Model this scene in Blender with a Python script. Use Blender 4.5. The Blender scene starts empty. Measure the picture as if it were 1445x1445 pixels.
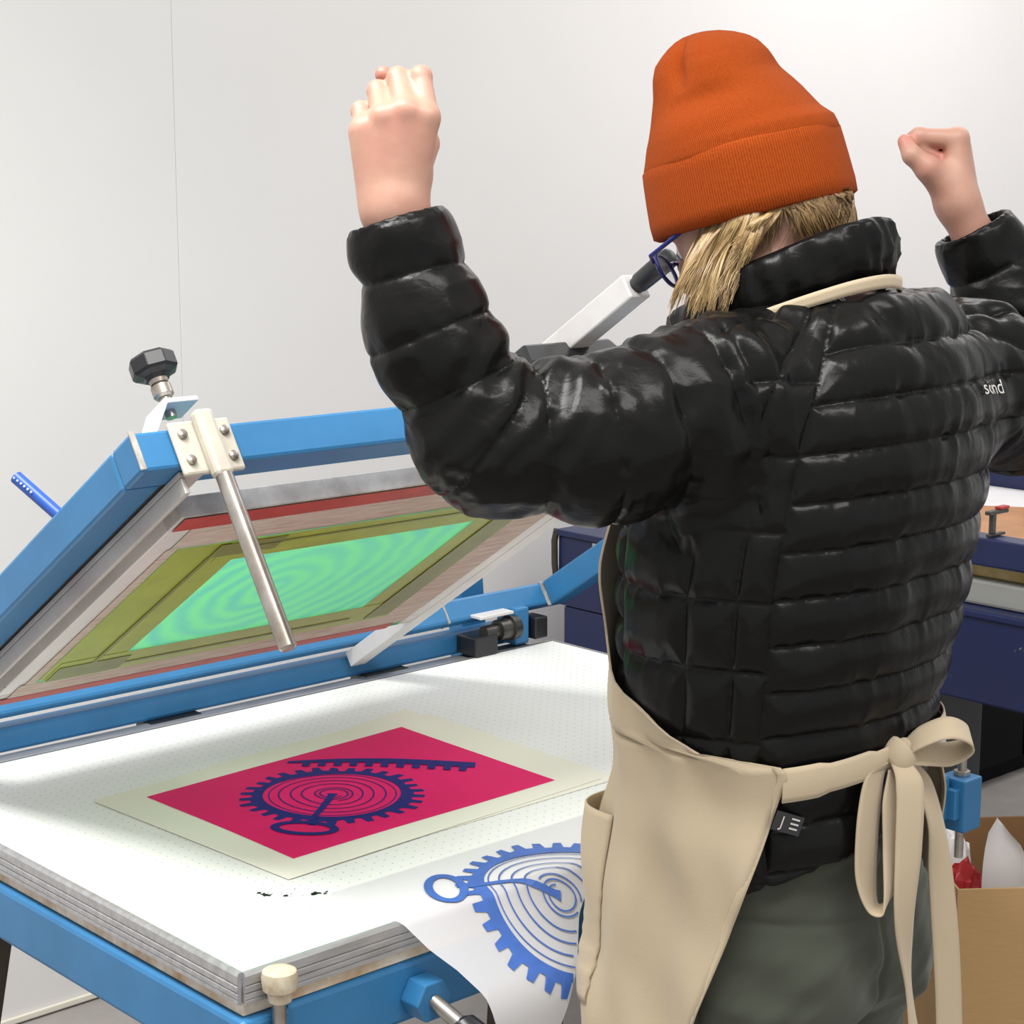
import bpy, bmesh, math, random
import numpy as np
from mathutils import Vector, Matrix

random.seed(7)
rng = np.random.default_rng(11)
scene = bpy.context.scene
COL = scene.collection

# ------------------------------------------------------------------ camera
CAM_H = 1.55
F_PX, IMG, HOR = 2700.0, 1445.0, 248.0
PITCH = math.atan((IMG / 2 - HOR) / F_PX)
cam = bpy.data.cameras.new('camera')
cam.sensor_fit = 'HORIZONTAL'
cam.sensor_width = 36.0
cam.lens = 36.0 * F_PX / IMG
cam.clip_start = 0.05
cam_ob = bpy.data.objects.new('camera', cam)
cam_ob.location = (0, 0, CAM_H)
cam_ob.rotation_euler = (math.pi / 2 - PITCH, 0, 0)
COL.objects.link(cam_ob)
scene.camera = cam_ob
cam.dof.use_dof = False

# ------------------------------------------------------------------ light
scene.view_settings.view_transform = 'Standard'
scene.view_settings.look = 'None'
scene.view_settings.gamma = 1.0
scene.view_settings.use_curve_mapping = False
scene.view_settings.exposure = 0.2
world = bpy.data.worlds.new('world')
scene.world = world
world.use_nodes = True
world.node_tree.nodes['Background'].inputs[0].default_value = (1.0, 0.985, 0.97, 1)
world.node_tree.nodes['Background'].inputs[1].default_value = 0.76


def area(name, loc, target, sx, sy, power, color=(1, 1, 1), spread=180):
    l = bpy.data.lights.new(name, 'AREA')
    l.shape = 'RECTANGLE'
    l.size, l.size_y = sx, sy
    l.energy = power
    l.color = color
    l.spread = math.radians(spread)
    o = bpy.data.objects.new(name, l)
    o.location = loc
    o.rotation_euler = (Vector(target) - Vector(loc)).to_track_quat('-Z', 'Y').to_euler()
    COL.objects.link(o)
    return o


area('ceiling_lamp_near', (-0.86, 1.62, 2.95), (-0.78, 1.74, 0.0), 1.0, 0.5, 29, (1.0, 0.99, 0.96), 112)
area('wall_wash_fill', (1.7, 4.25, 3.05), (1.75, 4.4, 0.0), 2.2, 0.5, 27, (1.0, 0.97, 0.97), 165)  # added wash light to brighten the right part of the wall, no known fixture
area('rear_fill', (0.5, 0.9, 3.1), (0.5, 2.0, 0.0), 1.6, 0.5, 32, (1.0, 0.98, 0.96), 170)  # added fill for the table under the lid and the faces towards the camera

# ------------------------------------------------------------------ frames
ANG = math.radians(47.7)
U = Vector((math.sin(ANG), math.cos(ANG), 0))
V = Vector((-math.cos(ANG), math.sin(ANG), 0))
A0 = Vector((-0.272, 1.812, 0.0))
ROTZ = math.pi / 2 - ANG
ZT = 0.76


def W(u, v, z):
    return A0 + U * u + V * v + Vector((0, 0, z))


FWD = Vector((0, math.cos(PITCH), -math.sin(PITCH)))
UPV = Vector((0, math.sin(PITCH), math.cos(PITCH)))


def at(x, y, d):
    """point of the room seen towards photo pixel x, y at depth d"""
    r = Vector((1, 0, 0)) * (x - IMG / 2) + FWD * F_PX - UPV * (y - IMG / 2)
    return np.array(Vector((0, 0, CAM_H)) + r * (d / r.y))


# ------------------------------------------------------------------ materials
def new_mat(name):
    m = bpy.data.materials.new(name)
    m.use_nodes = True
    nt = m.node_tree
    return m, nt, nt.nodes['Principled BSDF']


def mat(name, col, rough=0.5, metal=0.0, var=0.0, var_scale=8.0, col2=None, bump=0.0, bump_scale=60.0,
        spec=0.5, sheen=0.0, chips=None, chip_scale=18.0, chip_amt=0.62, alpha=1.0, stretch=None, trans=0.0,
        coat=0.0, bump_dist=0.002):
    m, nt, b = new_mat(name)
    L = nt.links
    b.inputs['Base Color'].default_value = (*col, 1)
    b.inputs['Roughness'].default_value = rough
    b.inputs['Metallic'].default_value = metal
    b.inputs['Specular IOR Level'].default_value = spec
    b.inputs['Sheen Weight'].default_value = sheen
    b.inputs['Alpha'].default_value = alpha
    b.inputs['Transmission Weight'].default_value = trans
    b.inputs['Coat Weight'].default_value = coat
    tc = nt.nodes.new('ShaderNodeTexCoord')
    vec = tc.outputs['Object']
    if stretch:
        mp = nt.nodes.new('ShaderNodeMapping')
        mp.inputs['Scale'].default_value = stretch
        L.new(vec, mp.inputs['Vector'])
        vec = mp.outputs['Vector']
    out = None
    if var > 0 or col2:
        n = nt.nodes.new('ShaderNodeTexNoise')
        n.inputs['Scale'].default_value = var_scale
        n.inputs['Detail'].default_value = 6
        n.inputs['Roughness'].default_value = 0.65
        L.new(vec, n.inputs['Vector'])
        mx = nt.nodes.new('ShaderNodeMix')
        mx.data_type = 'RGBA'
        c2 = col2 if col2 else tuple(max(0, c * (1 - var)) for c in col)
        mx.inputs[6].default_value = (*col, 1)
        mx.inputs[7].default_value = (*c2, 1)
        mr = nt.nodes.new('ShaderNodeMapRange')
        mr.inputs[1].default_value = 0.35
        mr.inputs[2].default_value = 0.7
        L.new(n.outputs['Fac'], mr.inputs[0])
        L.new(mr.outputs[0], mx.inputs[0])
        out = mx.outputs[2]
        L.new(out, b.inputs['Base Color'])
    if chips:
        n2 = nt.nodes.new('ShaderNodeTexNoise')
        n2.inputs['Scale'].default_value = chip_scale
        n2.inputs['Detail'].default_value = 9
        n2.inputs['Roughness'].default_value = 0.7
        L.new(vec, n2.inputs['Vector'])
        mr2 = nt.nodes.new('ShaderNodeMapRange')
        mr2.inputs[1].default_value = chip_amt
        mr2.inputs[2].default_value = chip_amt + 0.03
        L.new(n2.outputs['Fac'], mr2.inputs[0])
        mx2 = nt.nodes.new('ShaderNodeMix')
        mx2.data_type = 'RGBA'
        if out:
            L.new(out, mx2.inputs[6])
        else:
            mx2.inputs[6].default_value = (*col, 1)
        mx2.inputs[7].default_value = (*chips, 1)
        L.new(mr2.outputs[0], mx2.inputs[0])
        L.new(mx2.outputs[2], b.inputs['Base Color'])
    if bump > 0:
        nb = nt.nodes.new('ShaderNodeTexNoise')
        nb.inputs['Scale'].default_value = bump_scale
        nb.inputs['Detail'].default_value = 4
        L.new(vec, nb.inputs['Vector'])
        bp = nt.nodes.new('ShaderNodeBump')
        bp.inputs['Strength'].default_value = bump
        bp.inputs['Distance'].default_value = bump_dist
        L.new(nb.outputs['Fac'], bp.inputs['Height'])
        L.new(bp.outputs['Normal'], b.inputs['Normal'])
    return m


M = {}
M['wall'] = mat('white_wall_paint', (0.77, 0.755, 0.745), 0.7, var=0.03, var_scale=2, bump=0.05, bump_scale=120)
M['floor'] = mat('grey_concrete', (0.34, 0.32, 0.30), 0.6, var=0.25, var_scale=5, bump=0.1, bump_scale=40)
M['trim'] = mat('cream_trim', (0.75, 0.72, 0.62), 0.5)
M['blue'] = mat('blue_press_paint', (0.028, 0.170, 0.37), 0.42, var=0.18, var_scale=9, chips=(0.10, 0.11, 0.13),
                chip_scale=26, chip_amt=0.69, bump=0.06, bump_scale=90)
M['seam'] = mat('worn_weld_seam', (0.42, 0.40, 0.37), 0.6, var=0.5, var_scale=60)
M['navy'] = mat('navy_press_paint', (0.010, 0.018, 0.085), 0.4, var=0.25, var_scale=6, bump=0.05, bump_scale=80)
M['navychip'] = mat('chipped_navy_paint', (0.010, 0.018, 0.085), 0.4, var=0.25, var_scale=6, chips=(0.42, 0.39, 0.34),
                    chip_scale=11, chip_amt=0.66)
M['white_top'] = None
M['alu'] = mat('worn_aluminium', (0.50, 0.50, 0.51), 0.42, metal=0.65, var=0.3, var_scale=14, bump=0.1, bump_scale=70,
               stretch=(1, 6, 6))
M['alu_dirty'] = mat('ink_stained_aluminium', (0.74, 0.72, 0.70), 0.5, metal=0.25, var=0.4, var_scale=16,
                     col2=(0.40, 0.36, 0.34), chips=(0.18, 0.15, 0.14), chip_scale=40, chip_amt=0.68)
M['alu_white'] = mat('whitish_aluminium', (0.72, 0.70, 0.68), 0.45, metal=0.2, var=0.15, var_scale=10,
                     chips=(0.30, 0.2, 0.2), chip_scale=55, chip_amt=0.665)
M['chan'] = mat('grey_channel', (0.50, 0.48, 0.45), 0.5, metal=0.2, var=0.2, var_scale=10, col2=(0.42, 0.36, 0.35),
                chips=(0.12, 0.11, 0.11), chip_scale=60, chip_amt=0.71)
M['wood_raw'] = mat('worn_board_edge', (0.66, 0.60, 0.50), 0.7, var_scale=22, col2=(0.40, 0.24, 0.11))
M['black'] = mat('black_plastic', (0.010, 0.010, 0.012), 0.35)
M['iron'] = mat('oily_dark_iron', (0.10, 0.095, 0.085), 0.4, metal=0.8, var=0.5, var_scale=50)
M['steel'] = mat('bare_steel', (0.46, 0.43, 0.40), 0.32, metal=0.9, var=0.3, var_scale=25, col2=(0.3, 0.25, 0.2))
M['cream'] = mat('cream_bracket_paint', (0.52, 0.48, 0.40), 0.45, var=0.15, var_scale=30, chips=(0.3, 0.25, 0.2),
                 chip_scale=70, chip_amt=0.7)
M['whiteplate'] = mat('white_bracket', (0.66, 0.67, 0.68), 0.5)
M['darkbrown'] = mat('dark_brown_leg_wood', (0.055, 0.040, 0.030), 0.6, var=0.4, var_scale=12)
M['knobcream'] = mat('yellowed_knob', (0.60, 0.54, 0.42), 0.45, var_scale=40, col2=(0.33, 0.25, 0.15))
M['paper'] = mat('cream_paper', (0.84, 0.82, 0.72), 0.75, bump=0.04, bump_scale=200)
M['pink'] = mat('magenta_ink', (0.80, 0.012, 0.15), 0.6, var=0.06, var_scale=40, spec=0.12)
M['ink'] = mat('navy_ink', (0.020, 0.020, 0.20), 0.6, var=0.25, var_scale=60, spec=0.12)
M['inkblue'] = mat('blue_film_ink', (0.045, 0.13, 0.45), 0.45, var=0.25, var_scale=30)
M['redtape'] = mat('red_tape', (0.52, 0.05, 0.035), 0.5, var=0.3, var_scale=20)
M['olive'] = mat('olive_tape', (0.38, 0.47, 0.045), 0.4, var=0.2, var_scale=15)
M['olive2'] = mat('dark_olive_tape', (0.21, 0.24, 0.04), 0.4, var=0.2, var_scale=15)
M['taupe'] = mat('dusty_glue_band', (0.66, 0.57, 0.49), 0.6, var=0.25, var_scale=18, col2=(0.46, 0.31, 0.25),
                 stretch=(1, 12, 1))
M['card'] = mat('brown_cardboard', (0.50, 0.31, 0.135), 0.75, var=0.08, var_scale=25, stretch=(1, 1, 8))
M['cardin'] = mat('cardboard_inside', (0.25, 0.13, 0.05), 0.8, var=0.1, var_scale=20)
M['tissue'] = mat('white_paper_scrap', (0.80, 0.78, 0.77), 0.7)
M['red'] = mat('red_plastic', (0.40, 0.02, 0.025), 0.4)
M['darkgrey'] = mat('dark_grey_panel', (0.050, 0.053, 0.065), 0.6, var=0.2, var_scale=20)
M['darkgreymetal'] = mat('dull_grey_metal', (0.20, 0.20, 0.21), 0.5, metal=0.3, var=0.2)
M['pitch'] = mat('black_panel', (0.0025, 0.0025, 0.003), 0.7, spec=0.1)
M['greyprofile'] = mat('grey_table_edge', (0.40, 0.40, 0.37), 0.5, metal=0.2, var=0.1)
M['mustard'] = mat('mustard_wood', (0.38, 0.24, 0.05), 0.6, var_scale=14, col2=(0.55, 0.45, 0.25))
M['brownink'] = mat('brown_ink', (0.46, 0.21, 0.06), 0.35, var_scale=9, col2=(0.30, 0.11, 0.025))
M['whitemesh'] = mat('white_screen_mesh', (0.66, 0.65, 0.66), 0.6, var=0.1)
M['bluepen'] = mat('blue_sleeve', (0.015, 0.075, 0.35), 0.4)


def table_white():
    m, nt, b = new_mat('white_perforated_laminate')
    L = nt.links
    b.inputs['Roughness'].default_value = 0.38
    tc = nt.nodes.new('ShaderNodeTexCoord')
    # grid of tiny vacuum holes
    mp = nt.nodes.new('ShaderNodeMapping')
    mp.inputs['Scale'].default_value = (66, 66, 0)
    L.new(tc.outputs['Object'], mp.inputs['Vector'])
    fr = nt.nodes.new('ShaderNodeVectorMath')
    fr.operation = 'FRACTION'
    L.new(mp.outputs['Vector'], fr.inputs[0])
    sb = nt.nodes.new('ShaderNodeVectorMath')
    sb.operation = 'SUBTRACT'
    sb.inputs[1].default_value = (0.5, 0.5, 0)
    L.new(fr.outputs[0], sb.inputs[0])
    ln = nt.nodes.new('ShaderNodeVectorMath')
    ln.operation = 'LENGTH'
    L.new(sb.outputs[0], ln.inputs[0])
    lt = nt.nodes.new('ShaderNodeMath')
    lt.operation = 'LESS_THAN'
    lt.inputs[1].default_value = 0.085
    L.new(ln.outputs['Value'], lt.inputs[0])
    mx = nt.nodes.new('ShaderNodeMix')
    mx.data_type = 'RGBA'
    mx.inputs[6].default_value = (0.86, 0.87, 0.85, 1)
    mx.inputs[7].default_value = (0.50, 0.55, 0.54, 1)
    L.new(lt.outputs[0], mx.inputs[0])
    # pale worn tint
    n = nt.nodes.new('ShaderNodeTexNoise')
    n.inputs['Scale'].default_value = 3
    L.new(tc.outputs['Object'], n.inputs['Vector'])
    mx2 = nt.nodes.new('ShaderNodeMix')
    mx2.data_type = 'RGBA'
    mx2.blend_type = 'MULTIPLY'
    mx2.inputs[0].default_value = 0.5
    L.new(mx.outputs[2], mx2.inputs[6])
    cr = nt.nodes.new('ShaderNodeMix')
    cr.data_type = 'RGBA'
    cr.inputs[6].default_value = (1, 1, 1, 1)
    cr.inputs[7].default_value = (0.93, 0.95, 0.90, 1)
    L.new(n.outputs['Fac'], cr.inputs[0])
    L.new(cr.outputs[2], mx2.inputs[7])
    L.new(mx2.outputs[2], b.inputs['Base Color'])
    return m


M['white_top'] = table_white()


def film_mat():
    m, nt, b = new_mat('frosted_film')
    L = nt.links
    b.inputs['Base Color'].default_value = (0.80, 0.80, 0.82, 1)
    b.inputs['Roughness'].default_value = 0.45
    tr = nt.nodes.new('ShaderNodeBsdfTransparent')
    tl = nt.nodes.new('ShaderNodeBsdfTranslucent')
    tl.inputs['Color'].default_value = (0.8, 0.8, 0.82, 1)
    m1 = nt.nodes.new('ShaderNodeMixShader')
    m1.inputs[0].default_value = 0.3
    L.new(b.outputs[0], m1.inputs[1])
    L.new(tl.outputs[0], m1.inputs[2])
    m2 = nt.nodes.new('ShaderNodeMixShader')
    m2.inputs[0].default_value = 0.22
    L.new(m1.outputs[0], m2.inputs[1])
    L.new(tr.outputs[0], m2.inputs[2])
    L.new(m2.outputs[0], nt.nodes['Material Output'].inputs['Surface'])
    return m


M['film'] = film_mat()


def mesh_mat(name, c1, c2, streak):
    """screen fabric: two ink tints in wood-grain like swirls, a little light passes"""
    m, nt, b = new_mat(name)
    L = nt.links
    b.inputs['Roughness'].default_value = 0.45
    tc = nt.nodes.new('ShaderNodeTexCoord')
    w = nt.nodes.new('ShaderNodeTexWave')
    w.wave_type = 'RINGS'
    w.rings_direction = 'Z'
    w.inputs['Scale'].default_value = streak
    w.inputs['Distortion'].default_value = 3.5
    w.inputs['Detail'].default_value = 3
    w.inputs['Detail Scale'].default_value = 1.6
    mp = nt.nodes.new('ShaderNodeMapping')
    mp.inputs['Location'].default_value = (-0.36, -0.44, 0)
    L.new(tc.outputs['Object'], mp.inputs['Vector'])
    L.new(mp.outputs['Vector'], w.inputs['Vector'])
    n = nt.nodes.new('ShaderNodeTexNoise')
    n.inputs['Scale'].default_value = 7
    n.inputs['Detail'].default_value = 5
    L.new(mp.outputs['Vector'], n.inputs['Vector'])
    mu = nt.nodes.new('ShaderNodeMath')
    mu.operation = 'MULTIPLY'
    L.new(w.outputs['Fac'], mu.inputs[0])
    L.new(n.outputs['Fac'], mu.inputs[1])
    mx = nt.nodes.new('ShaderNodeMix')
    mx.data_type = 'RGBA'
    mx.inputs[6].default_value = (*c1, 1)
    mx.inputs[7].default_value = (*c2, 1)
    L.new(mu.outputs[0], mx.inputs[0])
    L.new(mx.outputs[2], b.inputs['Base Color'])
    tl = nt.nodes.new('ShaderNodeBsdfTranslucent')
    L.new(mx.outputs[2], tl.inputs['Color'])
    ms = nt.nodes.new('ShaderNodeMixShader')
    ms.inputs[0].default_value = 0.55
    L.new(b.outputs[0], ms.inputs[1])
    L.new(tl.outputs[0], ms.inputs[2])
    tr = nt.nodes.new('ShaderNodeBsdfTransparent')      # open weave
    m3 = nt.nodes.new('ShaderNodeMixShader')
    m3.inputs[0].default_value = 0.28
    L.new(ms.outputs[0], m3.inputs[1])
    L.new(tr.outputs[0], m3.inputs[2])
    L.new(m3.outputs[0], nt.nodes['Material Output'].inputs['Surface'])
    return m


M['mesh'] = mesh_mat('green_screen_mesh', (0.20, 0.72, 0.36), (0.08, 0.50, 0.50), 9)



def let_through(m, f):
    """thin tape or cloth: part of the light passes to the other side"""
    nt = m.node_tree
    b = nt.nodes['Principled BSDF']
    tl = nt.nodes.new('ShaderNodeBsdfTranslucent')
    lk = b.inputs['Base Color'].links
    if lk:
        nt.links.new(lk[0].from_socket, tl.inputs['Color'])
    else:
        tl.inputs['Color'].default_value = b.inputs['Base Color'].default_value
    ms = nt.nodes.new('ShaderNodeMixShader')
    ms.inputs[0].default_value = f
    nt.links.new(b.outputs[0], ms.inputs[1])
    nt.links.new(tl.outputs[0], ms.inputs[2])
    nt.links.new(ms.outputs[0], nt.nodes['Material Output'].inputs['Surface'])


for k_, f_ in (('olive', .12), ('olive2', .12), ('taupe', .1), ('redtape', .1)):
    let_through(M[k_], f_)

# ------------------------------------------------------------------ builders


class MB:
    """collects shapes; build() links them as one mesh object"""

    def __init__(self):
        self.v, self.f = [], []

    def add(self, verts, faces):
        o = len(self.v)
        self.v += [tuple(map(float, p)) for p in verts]
        self.f += [tuple(i + o for i in f) for f in faces]
        return self

    def box(self, x0, x1, y0, y1, z0, z1, fn=None):
        vs = [(x, y, z) for z in (z0, z1) for y in (y0, y1) for x in (x0, x1)]
        if fn:
            vs = [fn(*p) for p in vs]
        return self.add(vs, [(0, 2, 3, 1), (4, 5, 7, 6), (0, 1, 5, 4), (2, 6, 7, 3), (0, 4, 6, 2), (1, 3, 7, 5)])

    def tube(self, pts, r, n=16, caps=True, fn=None):
        """round tube along points; r a number or one per point"""
        pts = [np.array(p, float) for p in pts]
        k = len(pts)
        rs = [r] * k if np.isscalar(r) else list(r)
        d0 = pts[1] - pts[0]
        ref = np.array([0, 0, 1.0]) if abs(d0[2]) < 0.9 * np.linalg.norm(d0) else np.array([1.0, 0, 0])
        vs, fs = [], []
        for i in range(k):
            d = pts[min(i + 1, k - 1)] - pts[max(i - 1, 0)]
            if np.linalg.norm(d) < 1e-9:
                d = d0
            d = d / np.linalg.norm(d)
            a = np.cross(d, ref)
            a /= np.linalg.norm(a)
            b = np.cross(d, a)
            for j in range(n):
                t = 2 * math.pi * j / n
                vs.append(pts[i] + rs[i] * (math.cos(t) * a + math.sin(t) * b))
        for i in range(k - 1):
            for j in range(n):
                fs.append((i * n + j, (i + 1) * n + j, (i + 1) * n + (j + 1) % n, i * n + (j + 1) % n))
        if caps:
            fs.append(tuple(range(n)))
            fs.append(tuple((k - 1) * n + j for j in reversed(range(n))))
        if fn:
            vs = [fn(*p) for p in vs]
        return self.add(vs, fs)

    def prism(self, poly, z0, z1, fn=None):
        n = len(poly)
        vs = [(x, y, z0) for x, y in poly] + [(x, y, z1) for x, y in poly]
        if fn:
            vs = [fn(*p) for p in vs]
        fs = [tuple(reversed(range(n))), tuple(range(n, 2 * n))]
        fs += [(i, (i + 1) % n, n + (i + 1) % n, n + i) for i in range(n)]
        return self.add(vs, fs)

    def build(self, name, m, parent=None, bevel=0.0, smooth=False, seg=2, fixn=True):
        me = bpy.data.meshes.new(name)
        me.from_pydata(self.v, [], self.f)
        if fixn:
            bm = bmesh.new()
            bm.from_mesh(me)
            bmesh.ops.recalc_face_normals(bm, faces=bm.faces)
            bm.to_mesh(me)
            bm.free()
        me.materials.append(m)
        o = bpy.data.objects.new(name, me)
        COL.objects.link(o)
        if parent is not None:
            o.parent = parent
        if bevel > 0:
            md = o.modifiers.new('bevel', 'BEVEL')
            md.width = bevel
            md.segments = seg
            md.limit_method = 'ANGLE'
            md.angle_limit = math.radians(40)
        if smooth:
            for p in me.polygons:
                p.use_smooth = True
            me.set_sharp_from_angle(angle=math.radians(38))
        return o


def tag(o, label=None, cat=None, group=None, kind=None):
    if label:
        o['label'] = label
    if cat:
        o['category'] = cat
    if group:
        o['group'] = group
    if kind:
        o['kind'] = kind
    return o


def thing(name, label, cat, loc=(0, 0, 0), rz=0.0, group=None):
    o = bpy.data.objects.new(name, None)
    o.location = loc
    o.rotation_euler = (0, 0, rz)
    o.empty_display_size = 0.1
    COL.objects.link(o)
    return tag(o, label, cat, group)


def box(name, m, parent, x0, x1, y0, y1, z0, z1, bevel=0.002, fn=None):
    return MB().box(x0, x1, y0, y1, z0, z1, fn).build(name, m, parent, bevel)


# ------------------------------------------------------------------ room
VW = 1.56
wall = MB().box(-2.2, 5.0, VW + 0.012, VW + 0.09, 0, 3.2).build('wall_back', M['wall'])
wall.location = A0
wall.rotation_euler = (0, 0, ROTZ)
tag(wall, kind='structure')
SEAM_U = 0.945
for x0, x1 in ((-2.2, SEAM_U - 0.0003), (SEAM_U + 0.0003, SEAM_U + 3.2), (SEAM_U + 3.2006, 5.0)):
    box('wall_panel', M['wall'], wall, x0, x1, VW, VW + 0.012, 0.0, 3.2, 0.0004)
bb = MB().box(-2.2, 5.0, VW - 0.008, VW - 0.0002, 0.004, 0.016).build('baseboard_back', M['trim'], None, 0.002)
bb.location = A0
bb.rotation_euler = (0, 0, ROTZ)
tag(bb, kind='structure')
fl = MB().box(-3.2, 5.2, -0.6, 6.5, -0.06, 0.0).build('floor', M['floor'])
tag(fl, kind='structure')
# ------------------------------------------------------------------ screen printing press
press = thing('screen_printing_press',
              'bright blue screen printing press with white table and its frame tilted open', 'printing press',
              A0, ROTZ)
TW, TD = 1.20, 0.81
top = MB().box(0.004, TW - 0.004, 0.004, TD - 0.004, ZT - 0.006, ZT).build('table_top', M['white_top'], press, 0.001)
tag(top, 'white perforated table top')
wb = box('wood_base', M['wood_raw'], press, 0.004, TW - 0.004, 0.004, TD - 0.004, ZT - 0.048, ZT - 0.007, 0.001)


def trim(name, p0, p1, outn):
    """ridged aluminium edge profile from p0 to p1 (u,v), facing outn"""
    prof = [(-0.004, 0.0006), (0.001, 0.0004), (0.003, -0.003), (0.003, -0.012), (0.0014, -0.0132), (0.0034, -0.0145),
            (0.0034, -0.020), (0.0014, -0.0212), (0.0034, -0.0225), (0.0034, -0.027), (0.0016, -0.0282),
            (0.003, -0.0295), (0.003, -0.033), (-0.001, -0.0345)]
    mb = MB()
    vs = [(p[0] + outn[0] * a, p[1] + outn[1] * a, ZT + z) for p in (p0, p1) for a, z in prof]
    n = len(prof)
    mb.add(vs, [(i, i + 1, n + i + 1, n + i) for i in range(n - 1)])
    mb.add(vs[:n], [tuple(range(n))])
    mb.add(vs[n:], [tuple(range(n))])
    return mb.build(name, M['alu'], press)


trim('edge_trim', (0.003, 0), (TW, 0), (0, -1))
trim('edge_trim', (0, TD), (0, 0.003), (-1, 0))
trim('edge_trim', (TW, 0), (TW, TD), (1, 0))
trim('edge_trim', (TW, TD), (0, TD), (0, 1))
# ink spots left on the white top
mb = MB()
for k in range(34):
    t = rng.random()
    cx = 0.135 + 0.075 * t + rng.normal(0, 0.004)
    cy = 0.166 - 0.055 * t + rng.normal(0, 0.006)
    r = 0.0008 + 0.0062 * rng.random() ** 3 * (0.4 + t)
    mb.add([(cx + r * (1 + .5 * math.sin(3 * a + k)) * math.cos(a), cy + r * math.sin(a), ZT + 0.0004)
            for a in np.linspace(0, 6.283, 9)[:-1]], [tuple(range(8))])
tag(mb.build('ink_spot', M['black'], press), kind='stuff')
# base frame
box('frame_rail', M['blue'], press, -0.006, 0.055, -0.008, TD + 0.1, ZT - 0.118, ZT - 0.049, 0.006)
box('frame_rail', M['blue'], press, TW - 0.055, TW + 0.006, -0.008, TD + 0.1, ZT - 0.118, ZT - 0.049, 0.006)
box('frame_rail', M['blue'], press, 0.056, TW - 0.056, 0.0, 0.058, ZT - 0.118, ZT - 0.049, 0.006)
box('frame_rail', M['blue'], press, 0.056, TW - 0.056, TD + 0.03, TD + 0.09, ZT - 0.118, ZT - 0.049, 0.006)
for (x, y, dx, dy) in ((0.03, 0.615, 0, 0.22), (TW - 0.06, 0.08, 0, 0.0), (TW - 0.06, TD, 0, 0.05),
                       (0.45, 0.06, 0.0, 0.0)):
    mb = MB()
    a, z1 = 0.03, ZT - 0.118
    vs = [(x - a, y - a, z1), (x + a, y - a, z1), (x + a, y + a, z1), (x - a, y + a, z1)]
    vs += [(p[0] + dx, p[1] + dy, 0.0) for p in vs]
    mb.add(vs, [(0, 1, 2, 3), (4, 7, 6, 5)] + [(i, i + 4, (i + 1) % 4 + 4, (i + 1) % 4) for i in range(4)])
    mb.build('leg', M['darkbrown'], press, 0.004)
# levelling stud and its yellowed knob at the front corner
lv = MB().tube([(0.034, -0.016, ZT - 0.13), (0.034, -0.016, ZT - 0.03)], 0.0075, 14).build('levelling_stud', M['steel'],
                                                                                          press, smooth=True)
mb = MB()
mb.tube([(0.034, -0.018, z) for z in (ZT - 0.034, ZT - 0.032, ZT - 0.023, ZT - 0.019, ZT - 0.006, ZT + 0.000, ZT + 0.003)],
        [0.009, 0.012, 0.013, 0.0175, 0.019, 0.0175, 0.011], 20)
tag(mb.build('levelling_knob', M['knobcream'], press, smooth=True), 'yellowed round knob at the front corner')
# lever on the front rail: blue hex boss, steel rod, black grip
mb = MB()
hx = [(0.228 + 0.025 * math.cos(math.pi / 3 * k), ZT - 0.088 + 0.025 * math.sin(math.pi / 3 * k)) for k in range(6)]
mb.prism(hx, 0.0, 0.03, fn=lambda x, y, z: (x, -z, y))
mb.build('lever_boss', M['blue'], press, 0.002)
MB().tube([(0.228, -0.028, ZT - 0.088), (0.234, -0.066, ZT - 0.104)], 0.0085, 14).build('lever_rod', M['steel'], press,
                                                                                      smooth=True)
MB().tube([(0.234, -0.064, ZT - 0.103), (0.2345, -0.068, ZT - 0.105), (0.236, -0.086, ZT - 0.116), (0.2365, -0.091, ZT - 0.119)],
          [0.010, 0.0165, 0.021, 0.014], 18).build('lever_grip', M['black'], press, smooth=True)
# block with a threaded bolt at the far front corner
box('corner_block', M['blue'], press, TW + 0.012, TW + 0.055, -0.028, 0.018, 0.625, 0.703, 0.003)
MB().tube([(TW + 0.035, -0.006, 0.58), (TW + 0.035, -0.006, 0.728)], 0.0065, 12).build('corner_bolt', M['steel'], press,
                                                                                       smooth=True)
mb = MB()
mb.prism([(TW + 0.035 + 0.012 * math.cos(k * math.pi / 3), -0.006 + 0.012 * math.sin(k * math.pi / 3)) for k in range(6)],
         0.703, 0.711)
mb.build('corner_nut', M['steel'], press, 0.001)
box('corner_arm', M['blue'], press, TW, TW + 0.02, -0.02, 0.012, 0.645, 0.69, 0.002)

# rear hinge bar and its mounts
box('hinge_bar', M['blue'], press, -0.12, 1.20, 0.852, 0.889, ZT - 0.003, ZT + 0.033, 0.006)
box('rear_strip', M['alu'], press, -0.10, 1.16, 0.826, 0.852, ZT - 0.012, ZT - 0.004, 0.001)
for u in (0.05, 0.46, 0.86):
    box('hinge_mount', M['black'] if u == 0.46 else M['iron'], press, u - 0.045, u + 0.045, 0.838, 0.884, ZT - 0.05,
        ZT - 0.002, 0.004)
box('hinge_block', M['black'], press, 1.015, 1.065, 0.800, 0.850, ZT + 0.001, ZT + 0.034, 0.003)
MB().tube([(1.045, 0.815, ZT + 0.036), (1.075, 0.815, ZT + 0.036), (1.076, 0.815, ZT + 0.036), (1.10, 0.815, ZT + 0.036),
           (1.101, 0.815, ZT + 0.036), (1.118, 0.815, ZT + 0.036)], [0.012, 0.012, 0.018, 0.018, 0.022, 0.020],
          18).build('hinge_shaft', M['iron'], press, smooth=True)
box('hinge_plate', M['alu_white'], press, 1.03, 1.105, 0.805, 0.845, ZT + 0.062, ZT + 0.067, 0.001)
box('hinge_arm', M['blue'], press, 1.118, 1.150, 0.815, 0.865, ZT + 0.002, ZT + 0.066, 0.004)
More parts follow.
